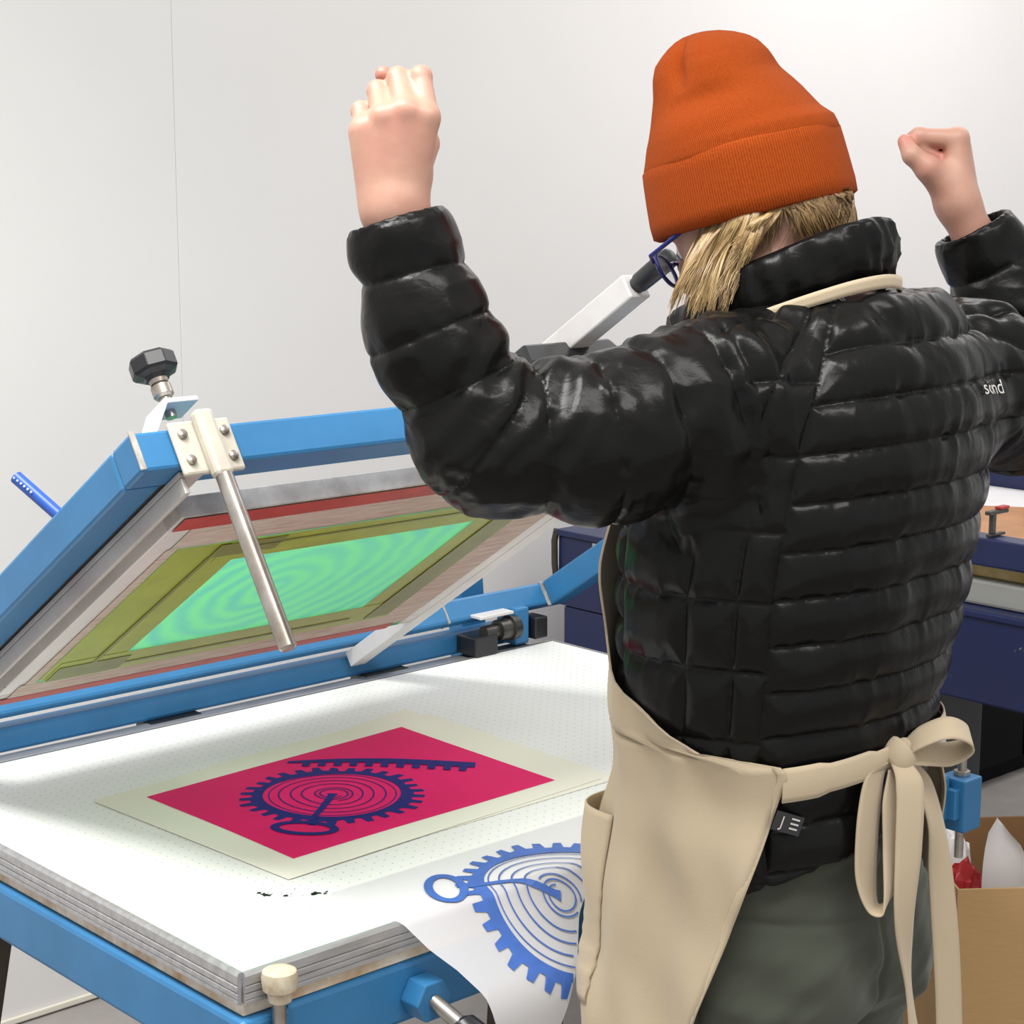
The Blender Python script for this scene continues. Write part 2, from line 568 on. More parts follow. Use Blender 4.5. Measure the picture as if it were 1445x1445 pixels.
box('end_stop', M['black'], press, 1.155, 1.185, 0.806, 0.846, ZT + 0.008, ZT + 0.046, 0.003)
mb = MB()
vs = [(1.11, 0.93, 0.62), (1.165, 0.93, 0.62), (1.165, 0.97, 0.62), (1.11, 0.97, 0.62)]
vs += [(p[0] - 0.02, p[1] + 0.0, ZT + 0.125) for p in vs]
mb.add(vs, [(0, 3, 2, 1), (4, 5, 6, 7)] + [(i, (i + 1) % 4, (i + 1) % 4 + 4, i + 4) for i in range(4)])
mb.build('rear_post', M['blue'], press, 0.004)

# the lid: tilted up about the hinge bar.  s along the bar, t up the slope, w off the slope
TH = math.radians(33)
H0 = (0.0, 0.85, ZT + 0.095)


def LD(s, t, w):
    return (H0[0] + s, H0[1] - t * math.cos(TH) + w * math.sin(TH), H0[2] + t * math.sin(TH) + w * math.cos(TH))


B = 0.045
LS = 1.255
lid = box('lid_back_bar', M['blue'], press, 0, LS, -0.024, 0, -B + .004, 0, 0.005, LD)
box('lid_front_bar', M['blue'], press, 0.0, LS, 0.8 - B, 0.8, -B, 0, 0.004, LD)
box('lid_side_bar', M['blue'], press, 0.0, B, 0.0005, 0.8 - B - .0005, -B, 0, 0.004, LD)
box('lid_side_bar', M['blue'], press, LS - B, LS, 0.0005, 0.8 - B - .0005, -B, 0, 0.004, LD)
for q in ((-0.0012, 0.006, 0.7985, 0.8012, -B + 0.002, 0.001), (LS - B - 0.006, LS - B + 0.0015, -0.001, 0.0016, -B, 0.0012),
          (0.98, 0.984, -0.0245, 0.0012, -B + .004, 0.0012)):
    tag(box('weld_seam', M['seam'], press, *q, 0.0008, LD), 'scraped grey weld seam')
# channels that hold the silkscreen
for s0, s1, mt in ((0.047, 0.076, M['chan']), (0.782, 0.826, M['alu_white'])):
    mb = MB()
    mb.box(s0, s1, -0.03, 0.79, -B - 0.007, -B - 0.0005, LD)
    if s0 < .5:
        mb.box(s0, s0 + 0.006, -0.03, 0.79, -B - 0.026, -B - 0.0075, LD)
    else:
        mb = MB().box(s0, s1 - 0.014, -0.03, 0.79, -B - 0.025, -B - 0.0005, LD)
        mb.box(s1 - 0.014, s1, -0.03, 0.79, -B - 0.020, -B - 0.006, LD)
    mb.build('screen_channel', mt, press, 0.0012)
box('side_flange', M['darkgreymetal'], press, B + 0.0003, 0.0772, 0.0, 0.754, -0.042, -0.032, 0.001, LD)
# cream bracket plate with four screws and the steel leg rod
br = box('leg_bracket', M['cream'], press, 0.043, 0.118, 0.801, 0.808, -0.058, 0.004, 0.003, LD)
mb = MB()
mb.box(0.070, 0.092, 0.808, 0.824, -0.068, 0.010, LD)
mb.build('leg_socket', M['cream'], br, 0.005)
for sx in (0.055, 0.107):
    for wz in (-0.042, -0.012):
        MB().tube([LD(sx, 0.808, wz), LD(sx, 0.811, wz), LD(sx, 0.8125, wz)], [0.0055, 0.0055, 0.003], 12).build(
            'screw', M['steel'], br, smooth=True)
rd = MB().tube([LD(0.081, 0.817, -0.066), LD(0.081, 0.817, -0.262), LD(0.081, 0.817, -0.265)], [0.0095, 0.0095, 0.007],
               20).build('leg_rod', M['steel'], press, smooth=True)
tag(rd, 'long bare steel rod across the open frame')


# screen clamp with a black knob on the left of the front bar
def clamp(s, t):
    mb = MB()
    prof = [(-0.036, 0.001), (-0.031, 0.001), (-0.005, 0.036), (0.034, 0.036), (0.034, 0.042), (-0.008, 0.042)]
    n = len(prof)
    vs = [LD(s + a, t + y, w) for y in (-0.022, 0.022) for a, w in prof]
    mb.add(vs, [tuple(range(n)), tuple(range(n, 2 * n))] + [(i, (i + 1) % n, n + (i + 1) % n, n + i) for i in range(n)])
    pl = mb.build('clamp_plate', M['whiteplate'], press, 0.0015)
    st = MB()
    st.tube([LD(s + 0.008, t, w) for w in (0.028, 0.056)], 0.0065, 12)
    st.tube([LD(s + 0.008, t, w) for w in (0.052, 0.055, 0.066, 0.069)], [0.009, 0.0115, 0.0115, 0.009], 16)
    st.tube([LD(s + 0.008, t, w) for w in (0.069, 0.080)], [0.010, 0.012], 14)
    st.build('clamp_screw', M['steel'], pl, smooth=True)
    kb = MB()
    q = [(math.cos(k * math.pi / 4), math.sin(k * math.pi / 4)) for k in range(8)]
    rings = [(0.014, 0.074), (0.016, 0.078), (0.024, 0.081), (0.0265, 0.084), (0.0265, 0.098), (0.023, 0.102)]
    vs = [LD(s + 0.008 + r * a, t + r * b, w) for r, w in rings for a, b in q]
    fs = [tuple(range(8)), tuple(40 + i for i in range(8))]
    fs += [(k * 8 + i, k * 8 + (i + 1) % 8, k * 8 + 8 + (i + 1) % 8, k * 8 + 8 + i) for k in range(5) for i in range(8)]
    kb.add(vs, fs)
    kb.build('clamp_knob', M['black'], pl, 0.001)
    return pl


tag(clamp(0.072, 0.765), 'white angle plate with a black knob')
# handle arm: square tube with black grip, bolted on the front bar
mb = MB()
mb.box(0.655, 0.690, 0.60, 0.928, 0.053, 0.085, LD)
hb = mb.build('handle_arm', M['alu_white'], press, 0.0025)
tag(hb, 'long whitish square arm splashed with ink')
MB().tube([LD(0.6725, t, 0.069) for t in (0.918, 0.931, 0.935, 0.985, 0.994, 0.997)],
          [0.0105, 0.0105, 0.0125, 0.0135, 0.012, 0.007], 20).build('handle_grip', M['black'], hb, smooth=True)
mb = MB()
ring0 = [(0.575, 0.735), (0.745, 0.735), (0.745, 0.805), (0.575, 0.805)]
ring1 = [(0.583, 0.742), (0.733, 0.742), (0.733, 0.798), (0.583, 0.798)]
vs = [LD(a, b, 0.0008) for a, b in ring0] + [LD(a, b, 0.040) for a, b in ring0] + [LD(a, b, 0.066) for a, b in ring1]
fs = [(0, 3, 2, 1), (8, 9, 10, 11)] + [(k + i, k + (i + 1) % 4, k + 4 + (i + 1) % 4, k + 4 + i) for k in (0, 4) for i in
                                       range(4)]
mb.add(vs, fs)
mb.build('handle_clamp', M['black'], press, 0.004)
# rubber coated lever sticking up behind the left side bar
lvp = MB().tube([LD(0.012, 0.60, -0.004), LD(-0.012, 0.575, 0.062), LD(-0.0125, 0.5745, 0.0635)], [0.0075, 0.0075, 0.005],
                14).build('release_lever', M['bluepen'], press, smooth=True)
mb = MB()
for k in range(6):
    c = np.array(LD(-0.002 - 0.0016 * k, 0.588 - 0.0022 * k, 0.036 + 0.0048 * k)) + np.array([-0.0065, -0.0022, 0.001])
    mb.tube([c, c + np.array([-0.0012, -0.0006, 0])], 0.0013, 6)
tag(mb.build('lever_dimple', M['whiteplate'], lvp), kind='stuff')

# ------------------------------------------------------------------ silkscreen held in the lid
silk = thing('silkscreen', 'aluminium silkscreen with green mesh taped in red and olive, held in the tilted lid',
             'screen', A0, ROTZ)
S0, S1, T0, T1, WB, WT = 0.078, 0.780, 0.155, 0.722, -0.0705, -0.0455
fb = 0.036
for nm, (a, b, c, d), mt in (('frame_bar', (S0, S1, T1 - fb, T1), M['alu_dirty']), ('frame_bar', (S0, S1, T0, T0 + fb), M['alu_dirty']),
                             ('frame_bar', (S0, S0 + fb, T0 + fb + .0003, T1 - fb - .0003), M['alu_white']),
                             ('frame_bar', (S1 - fb, S1, T0 + fb + .0003, T1 - fb - .0003), M['alu_white'])):
    box(nm, mt, silk, a, b, c, d, WB, WT, 0.0015, LD)


def sheet(name, mt, parent, poly, w, fn=LD, th=0.0004):
    return MB().prism(poly, w - th, w, fn=lambda s, t, q: fn(s, t, q)).build(name, mt, parent)


def rect(a, b, c, d):
    return [(a, c), (b, c), (b, d), (a, d)]


sheet('mesh', M['mesh'], silk, rect(S0 + 0.030, S1 - 0.030, T0 + 0.004, T1 - 0.004), WB - 0.0002)
w1 = WB - 0.0009
GA, GB, GC, GD = 0.222, 0.602, 0.288, 0.574
OA, OB, OC, OD = 0.118, 0.685, 0.222, 0.632
sheet('glue_band', M['taupe'], silk, rect(S0 + 0.03, S1 - 0.02, OD - 0.0002, T1 - 0.016), w1)
sheet('glue_band', M['taupe'], silk, rect(S0 + 0.02, S1 - 0.03, T0 + 0.018, OC), w1)
sheet('glue_band', M['taupe'], silk, rect(S0 + 0.026, OA, OC + .0004, OD - .0004), w1)
sheet('glue_band', M['taupe'], silk, rect(OB, S1 - 0.028, OC + .0004, OD - .0004), w1)
sheet('red_tape', M['redtape'], silk, rect(S0 + 0.004, S1 - 0.004, T1 - 0.034, T1 - 0.002), w1 - 0.0005)
sheet('red_tape', M['redtape'], silk, rect(S0 + 0.004, S1 - 0.050, T0 + 0.001, T0 + 0.022), w1 - 0.0005)
w2 = w1 - 0.0010
sheet('olive_tape', M['olive'], silk, rect(OA, GA, OC + 0.01, OD), w2)
sheet('olive_tape', M['olive'], silk, rect(GB, OB + 0.001, OC, OD - 0.002), w2)
sheet('olive_tape', M['olive'], silk, rect(GA - 0.03, GB + 0.075, GD, OD + 0.001), w2 - 0.0006)
sheet('olive_tape', M['olive'], silk, rect(OA + 0.008, GB + 0.06, OC, GC), w2 - 0.0006)
w3 = w2 - 0.0014
sheet('tape_overlap', M['olive2'], silk, rect(OA + 0.012, GA + 0.012, OC + 0.004, OC + 0.05), w3)
sheet('tape_overlap', M['olive2'], silk, rect(OA + 0.06, GA + 0.05, OD - 0.04, OD - 0.004), w3)
sheet('tape_overlap', M['olive2'], silk, rect(GB + 0.035, OB - 0.004, OC + 0.01, OD - 0.02), w3)
sheet('tape_overlap', M['olive2'], silk, rect(GA, GB, OD - 0.022, OD - 0.017), w3)
sheet('tape_overlap', M['olive2'], silk, rect(GA - 0.06, GB, OC + 0.02, OC + 0.027), w3)
sheet('tape_overlap', M['olive2'], silk, rect(GA - 0.045, GA - 0.039, OC + 0.05, OD - 0.04), w3)


# ------------------------------------------------------------------ the prints
def gear_art(hub, R, rot, teeth=30, loop=True, bend=0.008):
    """flat pieces of the gear and tree ring drawing: list of (verts2d, faces)"""
    out = []
    n = teeth * 8
    # toothed ring
    vs, fs = [], []
    for i in range(n):
        a = 2 * math.pi * i / n
        ph = i % 8
        tooth = ph < 4
        ro = R * (1.0 if tooth else 0.875) * (1 + 0.02 * math.sin(5 * a + 1) + 0.015 * math.sin(11 * a))
        ri = R * 0.745 * (1 + 0.02 * math.sin(3 * a))
        for k in range(7):
            q = ri + (ro - ri) * k / 6
            vs.append((hub[0] + q * math.cos(a + rot), hub[1] + q * math.sin(a + rot)))
    for i in range(n):
        j = (i + 1) % n
        fs += [(7 * i + k + 1, 7 * j + k + 1, 7 * j + k, 7 * i + k) for k in range(6)]
    out.append((vs, fs))

    def ring(r, wd, wob, a0=0, a1=2 * math.pi, off=(0, 0), n=96, spiral=0.0):
        vs, fs = [], []
        for i in range(n + 1):
            t = i / n
            a = a0 + (a1 - a0) * t
            rr = (r - spiral * t) * (1 + wob * math.sin(2 * a + 0.6) + 0.4 * wob * math.sin(3 * a))
            for q in (rr + wd / 2, rr - wd / 2):
                vs.append((hub[0] + off[0] + q * math.cos(a + rot), hub[1] + off[1] + q * math.sin(a + rot)))
        for i in range(n):
            fs.append((2 * i, 2 * i + 2, 2 * i + 3, 2 * i + 1))
        out.append((vs, fs))

    w = 0.0021
    ring(R * 0.70, w * .8, 0.02)
    ring(R * 0.595, w, 0.03)
    ring(R * 0.47, w, 0.05)
    ring(R * 0.35, w, 0.06)
    ring(R * 0.24, w, 0.05, 0.5, 0.5 + 4.2 * math.pi, spiral=R * 0.12, n=140)
    # crank: rod from the hub through the ring, oval handle loop
    d = np.array([math.cos(rot), math.sin(rot)])
    p = np.array([-d[1], d[0]])
    h = np.array(hub)
    L1 = R * 0.90
    vs, fs = [], []
    m = 14
    for i in range(m + 1):
        t = i / m
        wdt = 0.0052 * (1 - 0.25 * t) + (0.002 if i == 0 else 0)
        c = h + d * (L1 * t) + p * (bend * math.sin(t * math.pi))
        vs += [tuple(c + p * wdt), tuple(c - p * wdt)]
    for i in range(m):
        fs.append((2 * i, 2 * i + 2, 2 * i + 3, 2 * i + 1))
    out.append((vs, fs))
    if loop:
        c = h + d * (R * 1.12)
        vs, fs = [], []
        for i in range(48):
            a = 2 * math.pi * i / 48
            for la, lb in ((0.043, 0.0245), (0.032, 0.0145)):
                vs.append(tuple(c + p * la * math.cos(a) + d * lb * math.sin(a)))
        for i in range(48):
            j = (i + 1) % 48
            fs.append((2 * i, 2 * j, 2 * j + 1, 2 * i + 1))
        out.append((vs, fs))
    return out


def art_build(name, pieces, fn, m, parent, lift):
    """pieces laid on a surface fn(p, q, height); pieces overlap, so each sits a hair above the last"""
    mb = MB()
    for k, (vs, fs) in enumerate(pieces):
        mb.add([fn(x, y, lift + 0.00008 * k) for x, y in vs], fs)
    return mb.build(name, m, parent, fixn=False)


def paper_fn(x, y, h):
    z = ZT + 0.0012 + h
    z += 0.0030 * max(0.0, math.sin((x - 0.17) * 9.0)) * (0.5 + 0.5 * math.sin((y - 0.25) * 14))
    e = max(0.0, (y - 0.54) / 0.08)
    z += 0.004 * e * e * (0.5 + 0.5 * math.sin(x * 19))
    return (x, y, z)


def grid_sheet(name, m, parent, x0, x1, y0, y1, nx, ny, fn, h0, th, corner=None):
    vs, fs = [], []
    for lay in (h0, h0 + th):
        for j in range(ny + 1):
            for i in range(nx + 1):
                a, b = i / nx, j / ny
                if corner:
                    p = [(1 - a) * (1 - b) * corner[0][k] + a * (1 - b) * corner[1][k] + a * b * corner[2][k]
                         + (1 - a) * b * corner[3][k] for k in (0, 1)]
                else:
                    p = (x0 + (x1 - x0) * a, y0 + (y1 - y0) * b)
                vs.append(fn(p[0], p[1], lay))
    n1 = (nx + 1) * (ny + 1)
    g = lambda i, j, k: k * n1 + j * (nx + 1) + i
    for j in range(ny):
        for i in range(nx):
            fs.append((g(i, j, 0), g(i, j + 1, 0), g(i + 1, j + 1, 0), g(i + 1, j, 0)))
            fs.append((g(i, j, 1), g(i + 1, j, 1), g(i + 1, j + 1, 1), g(i, j + 1, 1)))
    for i in range(nx):
        fs.append((g(i, 0, 0), g(i + 1, 0, 0), g(i + 1, 0, 1), g(i, 0, 1)))
        fs.append((g(i, ny, 0), g(i, ny, 1), g(i + 1, ny, 1), g(i + 1, ny, 0)))
    for j in range(ny):
        fs.append((g(0, j, 0), g(0, j, 1), g(0, j + 1, 1), g(0, j + 1, 0)))
        fs.append((g(nx, j, 0), g(nx, j + 1, 0), g(nx, j + 1, 1), g(nx, j, 1)))
    o = MB().add(vs, fs).build(name, m, parent, smooth=True)
    return o


pr = thing('art_print', 'cream paper print, magenta with a dark blue toothed gear, on the press table',
           'print', A0, ROTZ)
grid_sheet('paper_sheet', M['paper'], pr, 0, 0, 0, 0, 30, 24, paper_fn, 0.0, 0.0006,
           corner=[(0.188, 0.180), (0.712, 0.203), (0.724, 0.626), (0.166, 0.574)])
grid_sheet('magenta_field', M['pink'], pr, 0, 0, 0, 0, 30, 24, paper_fn, 0.0009, 0.0002,
           corner=[(0.230, 0.229), (0.661, 0.238), (0.667, 0.567), (0.224, 0.541)])
HUB = (0.404, 0.383)
pcs = gear_art(HUB, 0.119, math.radians(218), bend=0.0015)
# toothed rack along the top edge
vs, fs = [], []
m = 168
q = np.array([-0.70, -0.72])
for i in range(m + 1):
    t = i / m
    c = np.array([0.446 + 0.190 * t, 0.540 - 0.172 * t]) + np.array([0.7, 0.74]) * (0.013 * math.sin(t * math.pi * 1.15) + 0.001)
    tooth = (i % 14) < 8 and i > 8
    wd = 0.009 + 0.013 * math.sin(min(1, t * 1.2) * math.pi * .5)
    vs += [tuple(c), tuple(c + q * wd), tuple(c + q * (wd + (0.017 if tooth else 0.0003)))]
for i in range(m):
    fs.append((3 * i, 3 * i + 3, 3 * i + 4, 3 * i + 1))
    if (i % 14) < 7 and i > 8:
        fs.append((3 * i + 1, 3 * i + 4, 3 * i + 5, 3 * i + 2))
pcs.append((vs, fs))
art_build('gear_drawing', pcs, paper_fn, M['ink'], pr, 0.0014)
up = thing('backing_sheet', 'blank cream sheet sticking out under the right edge of the magenta print', 'paper', A0, ROTZ)
grid_sheet('sheet', M['paper'], up, 0, 0, 0, 0, 10, 8, lambda x, y, h: (x, y, ZT + 0.0005 + h), 0.0, 0.0004,
           corner=[(0.30, 0.190), (0.735, 0.190), (0.745, 0.60), (0.30, 0.57)])

# film draped over the front edge
PSI = math.radians(47)
RB = 0.014


def film_fn(p, q, h):
    """p along the edge, q measured down over the edge, h off the sheet"""
    arc = RB * PSI
    h2 = h + 0.0012
    if q <= 0:
        return (p, -q, ZT + h2 + 0.0004)
    if q < arc:
        a = q / RB
        return (p, -(RB + h2) * math.sin(a), ZT - RB + (RB + h2) * math.cos(a))
    e = q - arc
    e1 = min(e, 0.090)
    y = -(RB * math.sin(PSI)) - e1 * math.cos(PSI)
    z = ZT - RB + RB * math.cos(PSI) - e1 * math.sin(PSI)
    # further down the film turns towards the vertical
    e2, R2, dA = e - e1, 0.07, math.radians(46)
    b = min(e2 / R2, dA)
    y += -R2 * (math.sin(PSI + b) - math.sin(PSI))
    z += R2 * (math.cos(PSI + b) - math.cos(PSI))
    r = e2 - R2 * b
    y -= r * math.cos(PSI + b)
    z -= r * math.sin(PSI + b)
    return (p, y - h2 * math.sin(PSI + b), z + h2 * math.cos(PSI + b))


film = thing('film_positive', 'frosted film with blue gear drawing draped over the front edge of the table',
             'film', A0, ROTZ)
edge = [(-0.115, 0.150), (-0.02, 0.190), (0.0, 0.200), (0.02, 0.209), (0.042, 0.219), (0.073, 0.240), (0.11, 0.258), (0.14, 0.262),
        (0.32, 0.30)]
FR_Q = [-0.115, -0.05, 0.0, 0.03, 0.06, 0.14, 0.23]
FR_P = [0.60, 0.56, 0.52, 0.467, 0.431, 0.374, 0.328]
film_right = lambda q: float(np.interp(q, FR_Q, FR_P))
qs = np.concatenate([np.linspace(-0.115, -0.001, 8), np.linspace(0.0, 0.02, 9), np.linspace(0.025, 0.225, 26)])
vs, fs = [], []
NP = 24
for q in qs:
    pl = np.interp(q, [e[0] for e in edge], [e[1] for e in edge])
    for i in range(NP + 1):
        vs.append(film_fn(pl + (film_right(q) - pl) * i / NP, q, 0.0))
for j in range(len(qs) - 1):
    for i in range(NP):
        k = j * (NP + 1) + i
        fs.append((k, k + 1, k + NP + 2, k + NP + 1))
fo = MB().add(vs, fs).build('film_sheet', M['film'], film, smooth=True)
ap = gear_art((0.418, 0.034), 0.122, math.radians(211))
ap = [(v_, [f_ for f_ in f__ if all(v_[i][0] < film_right(v_[i][1]) - .002 for i in f_)]) for v_, f__ in ap]
art_build('gear_drawing', ap, film_fn, M['inkblue'], film, 0.0011)

# ------------------------------------------------------------------ second press behind
U2 = 1.73
p2 = thing('screen_printing_press', 'dark navy screen printing press standing closed behind the person', 'printing press',
           W(U2, -0.3, 0), ROTZ)


def b2(name, m, x0, x1, y0, y1, z0, z1, bevel=0.004):
    return box(name, m, p2, x0, x1, y0 + 0.3, y1 + 0.3, z0, z1, bevel)


b2('base_apron', M['navychip'], 0.0, 0.85, -0.30, 1.352, 0.652, 0.802)
b2('apron_flange', M['navy'], -0.008, 0.86, -0.30, 1.354, 0.8025, 0.816, 0.003)
b2('table_top', M['greyprofile'], 0.03, 0.85, -0.29, 1.10, 0.8165, 0.862, 0.006)
b2('packing_board', M['mustard'], 0.05, 0.85, -0.28, 1.08, 0.8625, 0.889, 0.004)
b2('lid_bar', M['navy'], 0.0, 0.045, -0.30, 0.95, 0.893, 0.943, 0.004)
b2('lid_bar', M['navy'], 0.72, 0.765, -0.30, 0.95, 0.893, 0.955, 0.004)
b2('lid_bar', M['navy'], 0.046, 0.719, 0.90, 0.945, 0.893, 0.943, 0.004)
b2('screen_mesh', M['whitemesh'], 0.046, 0.719, -0.29, 0.899, 0.895, 0.899, 0.001)
# spilled brown ink with an uneven outline
mb = MB()
poly = []
for k in range(26):
    a = 2 * math.pi * k / 26
    poly.append((0.36 + 0.17 * math.cos(a) * (1 + 0.12 * math.sin(3 * a)), 0.72 + 0.26 * math.sin(a) * (1 + 0.1 * math.cos(5 * a))))
mb.prism(poly, 0.8994, 0.904)
mb.build('ink_puddle', M['brownink'], p2, 0.0015)
b2('rear_cabinet', M['navy'], 0.004, 0.45, 0.60, 1.340, 0.10, 0.651, 0.006)
b2('cabinet_face', M['darkgrey'], 0.006, 0.45, 0.588, 0.5995, 0.12, 0.651, 0.003)
for x, y in ((0.02, -0.29), (0.77, -0.29), (0.02, 1.27), (0.77, 1.27)):
    b2('leg', M['navy'], x, x + 0.06, y, y + 0.06, 0.0, 0.10 if y > 0 else 0.651, 0.004)
# rubber rounded end strip
mb = MB()
mb.tube([(-0.004, 1.352 + .3, 0.815), (-0.006, 1.357 + .3, 0.79), (-0.006, 1.356 + .3, 0.74), (-0.004, 1.352 + .3, 0.70)], 0.007, 10)
mb.build('end_strip', M['darkbrown'], p2, smooth=True)
box('latch_tab', M['cream'], p2, -0.004, 0.0, 1.232 + .3, 1.246 + .3, 0.775, 0.80, 0.001)
# screen clip on the lid bar
cl = MB()
cl.box(0.004, 0.05, 0.593, 0.603, 0.944, 0.949)
cl.box(0.010, 0.022, 0.594, 0.602, 0.949, 0.982)
cl.box(0.0, 0.055, 0.592, 0.604, 0.982, 0.989)
sc_ = cl.build('screen_clip', M['iron'], p2, 0.0015)
box('clip_pad', M['red'], sc_, 0.030, 0.056, 0.5915, 0.6045, 0.9893, 0.994, 0.001)
MB().tube([(0.742, 0.985, 0.956), (0.742, 0.985, 1.03)], 0.010, 12).build('red_post', M['red'], p2, smooth=True)

# flaked paint at the upper edge of the apron
mb = MB()
for k in range(22):
    cy = 0.3 + 0.11 + 0.085 * rng.random()
    cz = 0.800 - 0.022 * rng.random() ** 1.6 * (1.2 - abs(cy - .455) * 9)
    r_ = 0.002 + 0.004 * rng.random()
    mb.prism([(cy + r_ * 1.6 * (1 + .4 * math.sin(3 * a + k)) * math.cos(a), cz + r_ * math.sin(a)) for a in np.linspace(0, 6.283, 8)[:-1]],
             0.0002, 0.0008, fn=lambda x, y, z: (-z, x, min(y, 0.8015)))
tag(mb.build('paint_chip', M['seam'], p2), kind='stuff')

# ------------------------------------------------------------------ black cabinet further back
bc = thing('cabinet', 'low plain black cabinet on the floor in the dark behind the navy press', 'cabinet', W(2.62, 1.15, 0), ROTZ)
box('carcass', M['pitch'], bc, 0, 1.8, 0.012, 0.38, 0.05, 0.80, 0.003)
box('plinth', M['pitch'], bc, 0.02, 1.78, 0.03, 0.36, 0.0, 0.0495, 0.002)
for k in range(3):
    dr = box('door', M['pitch'], bc, 0.004 + 0.6 * k, 0.594 + 0.6 * k, -0.006, 0.0115, 0.055, 0.795, 0.002)
    box('handle', M['iron'], dr, 0.53 + 0.6 * k, 0.545 + 0.6 * k, -0.022, -0.0065, 0.58, 0.70, 0.003)

# ------------------------------------------------------------------ cardboard box
bx = thing('cardboard_box', 'open brown cardboard box standing on the floor behind the apron strings', 'box',
           (0.686, 2.80, 0), math.radians(4))
BW, BD, BH, CT = 0.42, 0.33, 0.468, 0.004
box('side_panel', M['card'], bx, 0, BW, 0, CT, 0, BH, 0.001)
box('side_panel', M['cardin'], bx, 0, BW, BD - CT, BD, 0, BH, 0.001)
box('side_panel', M['card'], bx, 0, CT, CT + .0004, BD - CT - .0004, 0, BH, 0.001)
box('side_panel', M['card'], bx, BW - CT, BW, CT + .0004, BD - CT - .0004, 0, BH, 0.001)
box('bottom_panel', M['card'], bx, CT + .0004, BW - CT - .0004, CT + .0004, BD - CT - .0004, 0.0, CT, 0.0)


def scrap(name, label, c, size, hgt, seed, m):
    """a crumpled sheet lying in the box"""
    r = np.random.default_rng(seed)
    nx, ny = 9, 9
    vs, fs = [], []
    hz = r.random((nx + 1, ny + 1))
    for i in range(nx + 1):
        for j in range(ny + 1):
            x, y = (i / nx - .5) * size, (j / ny - .5) * size * .8
            z = hgt * (1 - 2.4 * ((i / nx - .5) ** 2 + (j / ny - .5) ** 2)) + 0.028 * hz[i, j]
            vs.append((c[0] + x + 0.01 * hz[j, i], c[1] + y, c[2] + z))
    for i in range(nx):
        for j in range(ny):
            k = i * (ny + 1) + j
            fs.append((k, k + ny + 1, k + ny + 2, k + 1))
    o = MB().add(vs, fs).build(name, m, None)
    sm = o.modifiers.new('thick', 'SOLIDIFY')
    sm.thickness = 0.001
    o.location = bx.location
    o.rotation_euler = bx.rotation_euler
    tag(o, label, 'paper' if 'paper' in name else 'packaging')
    return o


scrap('paper_scrap', 'crumpled white paper at the left inside the cardboard box', (0.052, 0.245, 0.355), 0.085, 0.115, 3, M['tissue'])
scrap('plastic_wrapper', 'red wrapper lying in the cardboard box', (0.050, 0.150, 0.350), 0.075, 0.090, 5, M['red'])
# curled white sheet standing up at the right
vs, fs = [], []
for i in range(15):
    for j in range(11):
        a = -1.0 + 2.0 * j / 10
        t = i / 14
        wd = 0.060 * math.sqrt(max(0.0, 1 - (t * .995) ** 3.2)) + 0.003
        vs.append((0.122 + wd * math.sin(a) - 0.030 * t * t, 0.06 + 0.045 * math.cos(a) * (1 - .4 * t), 0.2 + 0.345 * t - .012 * a * t))
for i in range(14):
    for j in range(10):
        k = i * 11 + j
        fs.append((k, k + 1, k + 12, k + 11))
cs = MB().add(vs, fs).build('paper_sheet', M['tissue'], None, smooth=True)
cs.location = bx.location
cs.rotation_euler = bx.rotation_euler
tag(cs, 'curled white sheet standing upright at the right in the cardboard box', 'paper')
# ------------------------------------------------------------------ person: distance-field modelling tools
f32 = np.float32


def smin(a, b, k):
    h = np.clip(0.5 + 0.5 * (b - a) / k, 0, 1)
    return b + (a - b) * h - k * h * (1 - h)


def cone(p, a, b, ra, rb):
    """round cone between a and b"""
    a, b = np.asarray(a, f32), np.asarray(b, f32)
    ab = b - a
    t = np.clip(((p - a) @ ab) / max(float(ab @ ab), 1e-9), 0, 1)
    return np.linalg.norm(p - a - t[:, None] * ab, axis=1) - (ra + (rb - ra) * t)


def chain(p, pts, rs, k):
    d = None
    for i in range(len(pts) - 1):
        e = cone(p, pts[i], pts[i + 1], rs[i], rs[i + 1])
        d = e if d is None else smin(d, e, k)
    return d


def ellipsoid(p, c, axes, r):
    q = (p - np.asarray(c, f32)) @ np.asarray(axes, f32).T / np.asarray(r, f32)
    n = np.linalg.norm(q, axis=1)
    g = np.linalg.norm(q / np.asarray(r, f32), axis=1)
    return n * (n - 1) / np.maximum(g, 1e-6)


